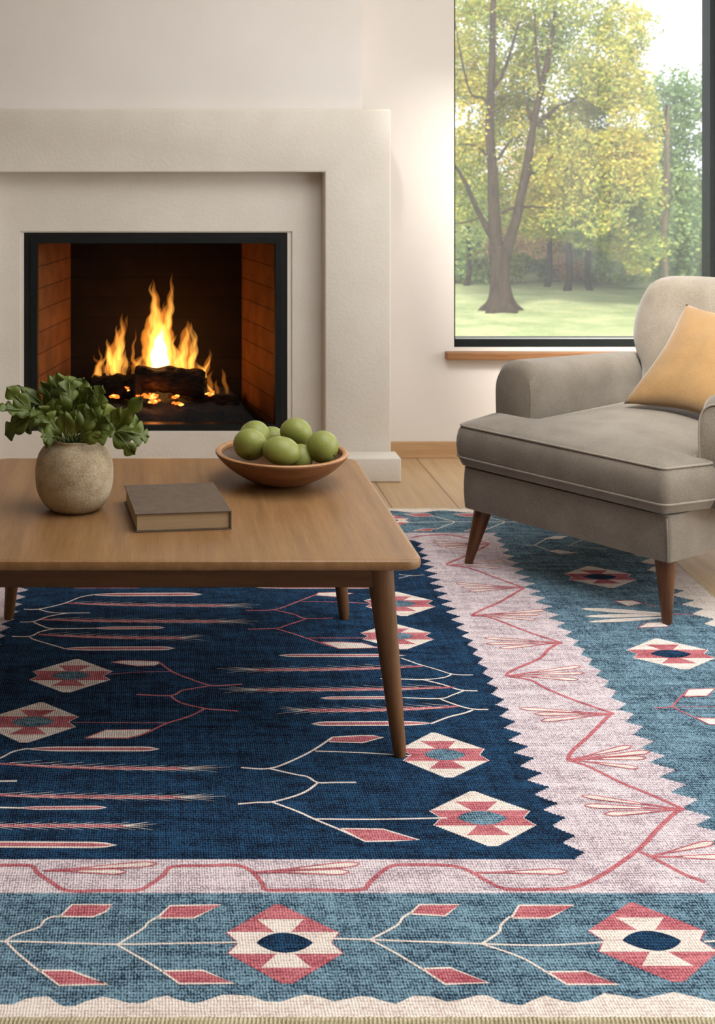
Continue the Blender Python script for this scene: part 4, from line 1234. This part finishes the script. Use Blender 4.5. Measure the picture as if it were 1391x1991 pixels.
def limb(pxs, rpx, D, parent, mt, name='branch', dd=None):
    pts = [at(x,y,D+(dd[i] if dd else 0)) for i,(x,y) in enumerate(pxs)]
    pp = spline(pts, 4); rr = [max(.008, v.x*D/F) for v in spline([Vector((r,0,0)) for r in rpx], 4)]
    bm = bmesh.new(); tube(bm, pp, rr, 12)
    return P(obj(name, bm, mt, parent, smooth=True))
TD = gp(975,604).y
tr = thing('tree', 'large tree with forked brown trunk and yellow-green crown on the lawn', 'tree', tuple(gp(975,604)))
bpy.context.view_layer.update()
mb = M['tbark']
bm = bmesh.new()
root = gp(975,604)
pp = spline([at(975,612,TD),at(975,598,TD),at(975,585,TD),at(974,560,TD),at(973,530,TD),at(972,500,TD),at(970,478,TD)],4)
rr = [v.x*TD/F for v in spline([Vector((r,0,0)) for r in (42,34,25,20,18,19,20)],4)]
rg = tube(bm, pp, rr, 20)
for v in bm.verts:                                   # buttress roots
    k = max(0, (v.co.z-GZ)); d = Vector((v.co.x-root.x, v.co.y-root.y)); an = math.atan2(d.y,d.x)
    s = 1+.30*math.exp(-k/.18)*math.sin(an*5+1)+.04*math.sin(an*9); v.co.x = root.x+d.x*s; v.co.y = root.y+d.y*s
P(obj('trunk', bm, mb, tr, smooth=True))
limb([(965,500),(963,450),(960,390),(958,330),(953,270),(954,200),(957,130),(958,60),(960,-20),(962,-90)],[14,13,11,10,9,8,7,6,5,3],TD,tr,mb,'trunk')
limb([(980,500),(990,470),(1003,430),(1014,380),(1024,330),(1032,280),(1042,220),(1056,160),(1068,100),(1078,40),(1086,-40)],[15,11,9.5,9,9,7.5,6.5,6,5,3.5,2],TD,tr,mb,'trunk')
limb([(957,460),(945,440),(925,400),(905,355),(887,325),(860,300)],[7,6,5,4,3,2],TD,tr,mb)
limb([(1024,345),(1045,330),(1070,308),(1090,285),(1110,262)],[4,3.5,3,2.2,1],TD,tr,mb)
limb([(1044,245),(1060,228),(1085,208),(1108,198),(1130,185)],[4,3.5,3,2,1],TD,tr,mb)
limb([(976,415),(995,405),(1020,402),(1050,403),(1080,405)],[3.5,3,2.5,2,1],TD,tr,mb)
limb([(969,310),(978,295),(990,278),(1000,268)],[3.5,3,2,1],TD,tr,mb)
limb([(1052,180),(1046,130),(1042,80),(1040,20)],[3.5,3,2.5,1.5],TD,tr,mb)
limb([(960,170),(975,150),(990,110),(1005,60),(1020,20)],[4,3.5,3,2,1],TD,tr,mb)
limb([(950,310),(938,292),(920,283),(895,280)],[3,2.5,2,1],TD,tr,mb)
limb([(953,210),(940,190),(915,180),(895,100),(885,40)],[3,2.5,2,1.5,1],TD,tr,mb)
limb([(960,455),(940,425),(915,430),(885,436)],[2.5,2,1.8,1],TD,tr,mb)
limb([(1038,240),(1028,215),(1025,195)],[5,4,2],TD,tr,mb)
def B(px, py, rx, ry, w, dd=0, D=TD, rd=1.0):
    k = D/F; return (tuple(at(px,py,D+dd)), (rx*k, rd, ry*k), w)
crown('crown', [B(1140,330,120,130,5,.4), B(1200,250,80,150,4,.3), B(1110,150,120,130,5,.6), B(960,90,140,130,5,.9), B(930,330,110,120,3,1.1), B(1170,430,95,50,3,.3), B(1050,-40,200,120,4,.5),
   B(1060,420,80,50,1.3,.9), B(1220,370,55,90,2.5,.2), B(1000,230,60,60,1.0,1.2), B(900,200,80,150,2.5,1.0), B(1180,150,70,80,2,.3), B(1150,235,90,45,2.4,.6), B(1215,60,50,60,.8,.4), B(1225,290,40,60,1.2,.3), B(1240,480,40,50,1,.3)], 150000, .078, FY, tr, 1)
TL = [ # trunk px, base y, D, blobs, kind material, label
 (1295,556,25.8,[B(1310,200,50,70,.9,.8,25.8,.9),B(1285,340,35,60,1.6,.9,25.8,.8),B(1310,420,70,110,4,1.0,25.8,1.2),B(1350,330,60,80,2,1,25.8,1),B(1300,240,50,90,1.4,1,25.8,.9),B(1370,480,60,70,3,1.2,25.8,1),B(1300,480,40,60,2,1.2,25.8,1),B(1380,180,45,60,.5,1,25.8,.8)],FD,16,'slim pale-trunked tree with dark green foliage right of the big tree',9,M['tbark2'],20000),
 (910,560,29.5,[B(900,400,90,110,3,0,30,1.6),B(905,520,60,30,2,.3,30,.8)],FG,16,'slender background tree at the left end of the tree line',6,M['tbark'],6500),
 (1067,556,29.0,[B(1050,360,100,110,3,.5,29.5,1.6),B(1050,455,70,50,1.5,.5,29.5,1)],FP,14,'background tree with pinkish autumn leaves behind the big tree',7,M['tbark'],7000),
 (1105,562,28.0,[B(1120,330,90,120,3,.9,28.5,1.6),B(1130,470,45,35,1,.9,28.5,.9)],FY,14,'thickest of the three dark trunks in the background tree line',9,M['tbark'],6500),
 (1146,564,28.2,[B(1180,400,90,110,4,.9,28.5,1.6),B(1210,500,70,50,3,.9,28.5,1.2)],FG,14,'background tree right of the thickest dark trunk',7,M['tbark'],9000),
]
for (tx,by,D,bl_,fm,s_,lb,tw,bk_,nl) in TL:
    zb = GZ; r_ = Vector(((tx-VX)*D/F, D, GZ))
    t_ = thing('tree', lb, 'tree', tuple(r_), 0, 'trees along the far edge of the lawn' )
    bpy.context.view_layer.update()
    kk = D/F
    bm = bmesh.new(); top = at(tx+3, 260, D)
    zs = [GZ-.05, GZ+.3, GZ+1.2, GZ+2.4, GZ+4.0, top.z]
    tube(bm, [Vector((r_.x+.05*math.sin(i*2+tx), D, z)) for i, z in enumerate(zs)], [tw*kk*1.25*.5*1.6, tw*kk*.75, tw*kk*.7, tw*kk*.6, tw*kk*.45, .03], 12)
    P(obj('trunk', bm, bk_, t_, smooth=True))
    crown('crown', bl_, int(nl*1.3), .10, fm, t_, int(tx))
# dense wood further back: individual tall shrubs and trees in two rows
rnd = random.Random(11)
WD = []
for i, px in enumerate(range(492, 1460, 46)):
    D = 32.5+rnd.uniform(-.8,.8)
    WD.append((px+rnd.uniform(-8,8), D, rnd.uniform(330,400), 46+rnd.uniform(-6,8), [FD,FG,FP,FG,FD,FY][i%6], i))
nms = ['dark green','mid green','rust-tinted','light green','bluish green','yellowing']
for (px, D, ytop, hw, fm, i) in WD:
    base = Vector(((px-VX)*D/F, D, GZ)); k = D/F
    t_ = thing('tree', '%s tree of the hazy wood behind the lawn' % nms[i%6], 'tree', tuple(base), 0, 'hazy %s trees of the wood behind the lawn' % nms[i%6])
    bpy.context.view_layer.update()
    zt = at(px, ytop, D).z
    bm = bmesh.new(); tube(bm, [base+Vector((0,0,-.05)), base+Vector((.05,0,1.5)), Vector((base.x+.1,D,zt-.3))], [.10,.08,.03], 8)
    P(obj('trunk', bm, M['tbark'], t_))
    h = (zt-GZ)
    crown('crown', [((base.x,D,GZ+h*.62),(hw*k*1.2,.9,h*.42),3),((base.x,D,GZ+h*.22),(hw*k*1.1,.7,h*.26),2)], 3600, .15, fm, t_, 100+i)
rnd = random.Random(5)
for i, px in enumerate(range(872, 1420, 39)):
    D = 30.6+rnd.uniform(-.5,.4); base = Vector(((px-VX)*D/F, D, GZ)); k = D/F
    h = rnd.uniform(.55,1.0); fm = [FG,FD,FP,FY][i%4]; nmm = ['green','dark','russet','yellow'][i%4]
    t_ = thing('bush', 'low %s bush at the far edge of the lawn' % nmm, 'bush', tuple(base), 0, 'low %s bushes at the far edge of the lawn' % nmm)
    bpy.context.view_layer.update()
    crown('foliage', [((base.x,D,GZ+h*.45),(.42,.5,h*.55),1)], 900, .12, fm, t_, 300+i)

hz = bpy.data.materials.new('morning_haze'); hz.use_nodes = True; nt = hz.node_tree; nt.nodes.clear()
ho = nt.nodes.new('ShaderNodeOutputMaterial'); hv = nt.nodes.new('ShaderNodeVolumeScatter')
hv.inputs['Color'].default_value = (1,.99,.96,1); hv.inputs['Density'].default_value = .0078; hv.inputs['Anisotropy'].default_value = .2
nt.links.new(hv.outputs[0], ho.inputs['Volume'])
hb = obj('morning_haze', box(-10, 30, 7, 40, GZ-.2, 12), hz); tag(hb, 'pale morning haze over the lawn and trees', 'haze', kind='stuff')

# ------------------------------------------------------------------ light
w = bpy.data.worlds.new('World'); scn.world = w; w.use_nodes = True; nt = w.node_tree
bg = nt.nodes['Background']
bg.inputs[0].default_value = (.92,.96,1,1); bg.inputs[1].default_value = 1.55
def area(name, loc, rot, sx, sy, e, col):
    l = bpy.data.lights.new(name, 'AREA'); l.shape = 'RECTANGLE'; l.size = sx; l.size_y = sy; l.energy = e; l.color = col
    o = bpy.data.objects.new(name, l); link(o); o.location = loc; o.rotation_euler = rot; return o
area('added_overhead_light', ((ADDED_SKY[0]+ADDED_SKY[1])/2, (ADDED_SKY[2]+ADDED_SKY[3])/2, ZC+.20), (0,0,0), 2.1, 2.7, 45, (1,.97,.93))  # added overhead lamp, brightens upward faces and leaves the chair front dark
area('side_window_daylight', (XR+.22, (RW[0]+RW[1])/2, 1.4), (0,math.radians(90),0), 2.0, 4.0, 47, (1,.975,.94))
s = bpy.data.lights.new('sun', 'SUN'); s.energy = 6; s.angle = .2; s.color = (1,.96,.88)
so = bpy.data.objects.new('sun', s); link(so); so.rotation_euler = (math.radians(48), 0, math.radians(-25))
def point(name, p, e, r, col):
    l = bpy.data.lights.new(name, 'POINT'); l.energy = e; l.shadow_soft_size = r; l.color = col
    o = bpy.data.objects.new(name, l); link(o); o.location = p
point('firelight', at(312,690,5.42), 3.0, .05, (1,.40,.10))
point('ember_light', at(300,765,5.26), .5, .02, (1,.30,.06))

# ------------------------------------------------------------------ camera
cam = bpy.data.cameras.new('camera'); co_ = bpy.data.objects.new('camera', cam); link(co_)
co_.location = (0,0,H); co_.rotation_euler = (math.radians(90),0,0)
cam.sensor_fit = 'AUTO'; cam.sensor_width = 36; cam.lens = F/1991*36
cam.shift_x = (695.5-VX)/1991; cam.shift_y = -(995.5-VY)/1991
cam.clip_start = .05; cam.clip_end = 200
cam.dof.use_dof = True; cam.dof.focus_distance = 2.9; cam.dof.aperture_fstop = 9
scn.camera = co_
scn.view_settings.view_transform = 'Standard'; scn.view_settings.look = 'None'
scn.view_settings.exposure = .42; scn.view_settings.gamma = 1; scn.view_settings.use_curve_mapping = False
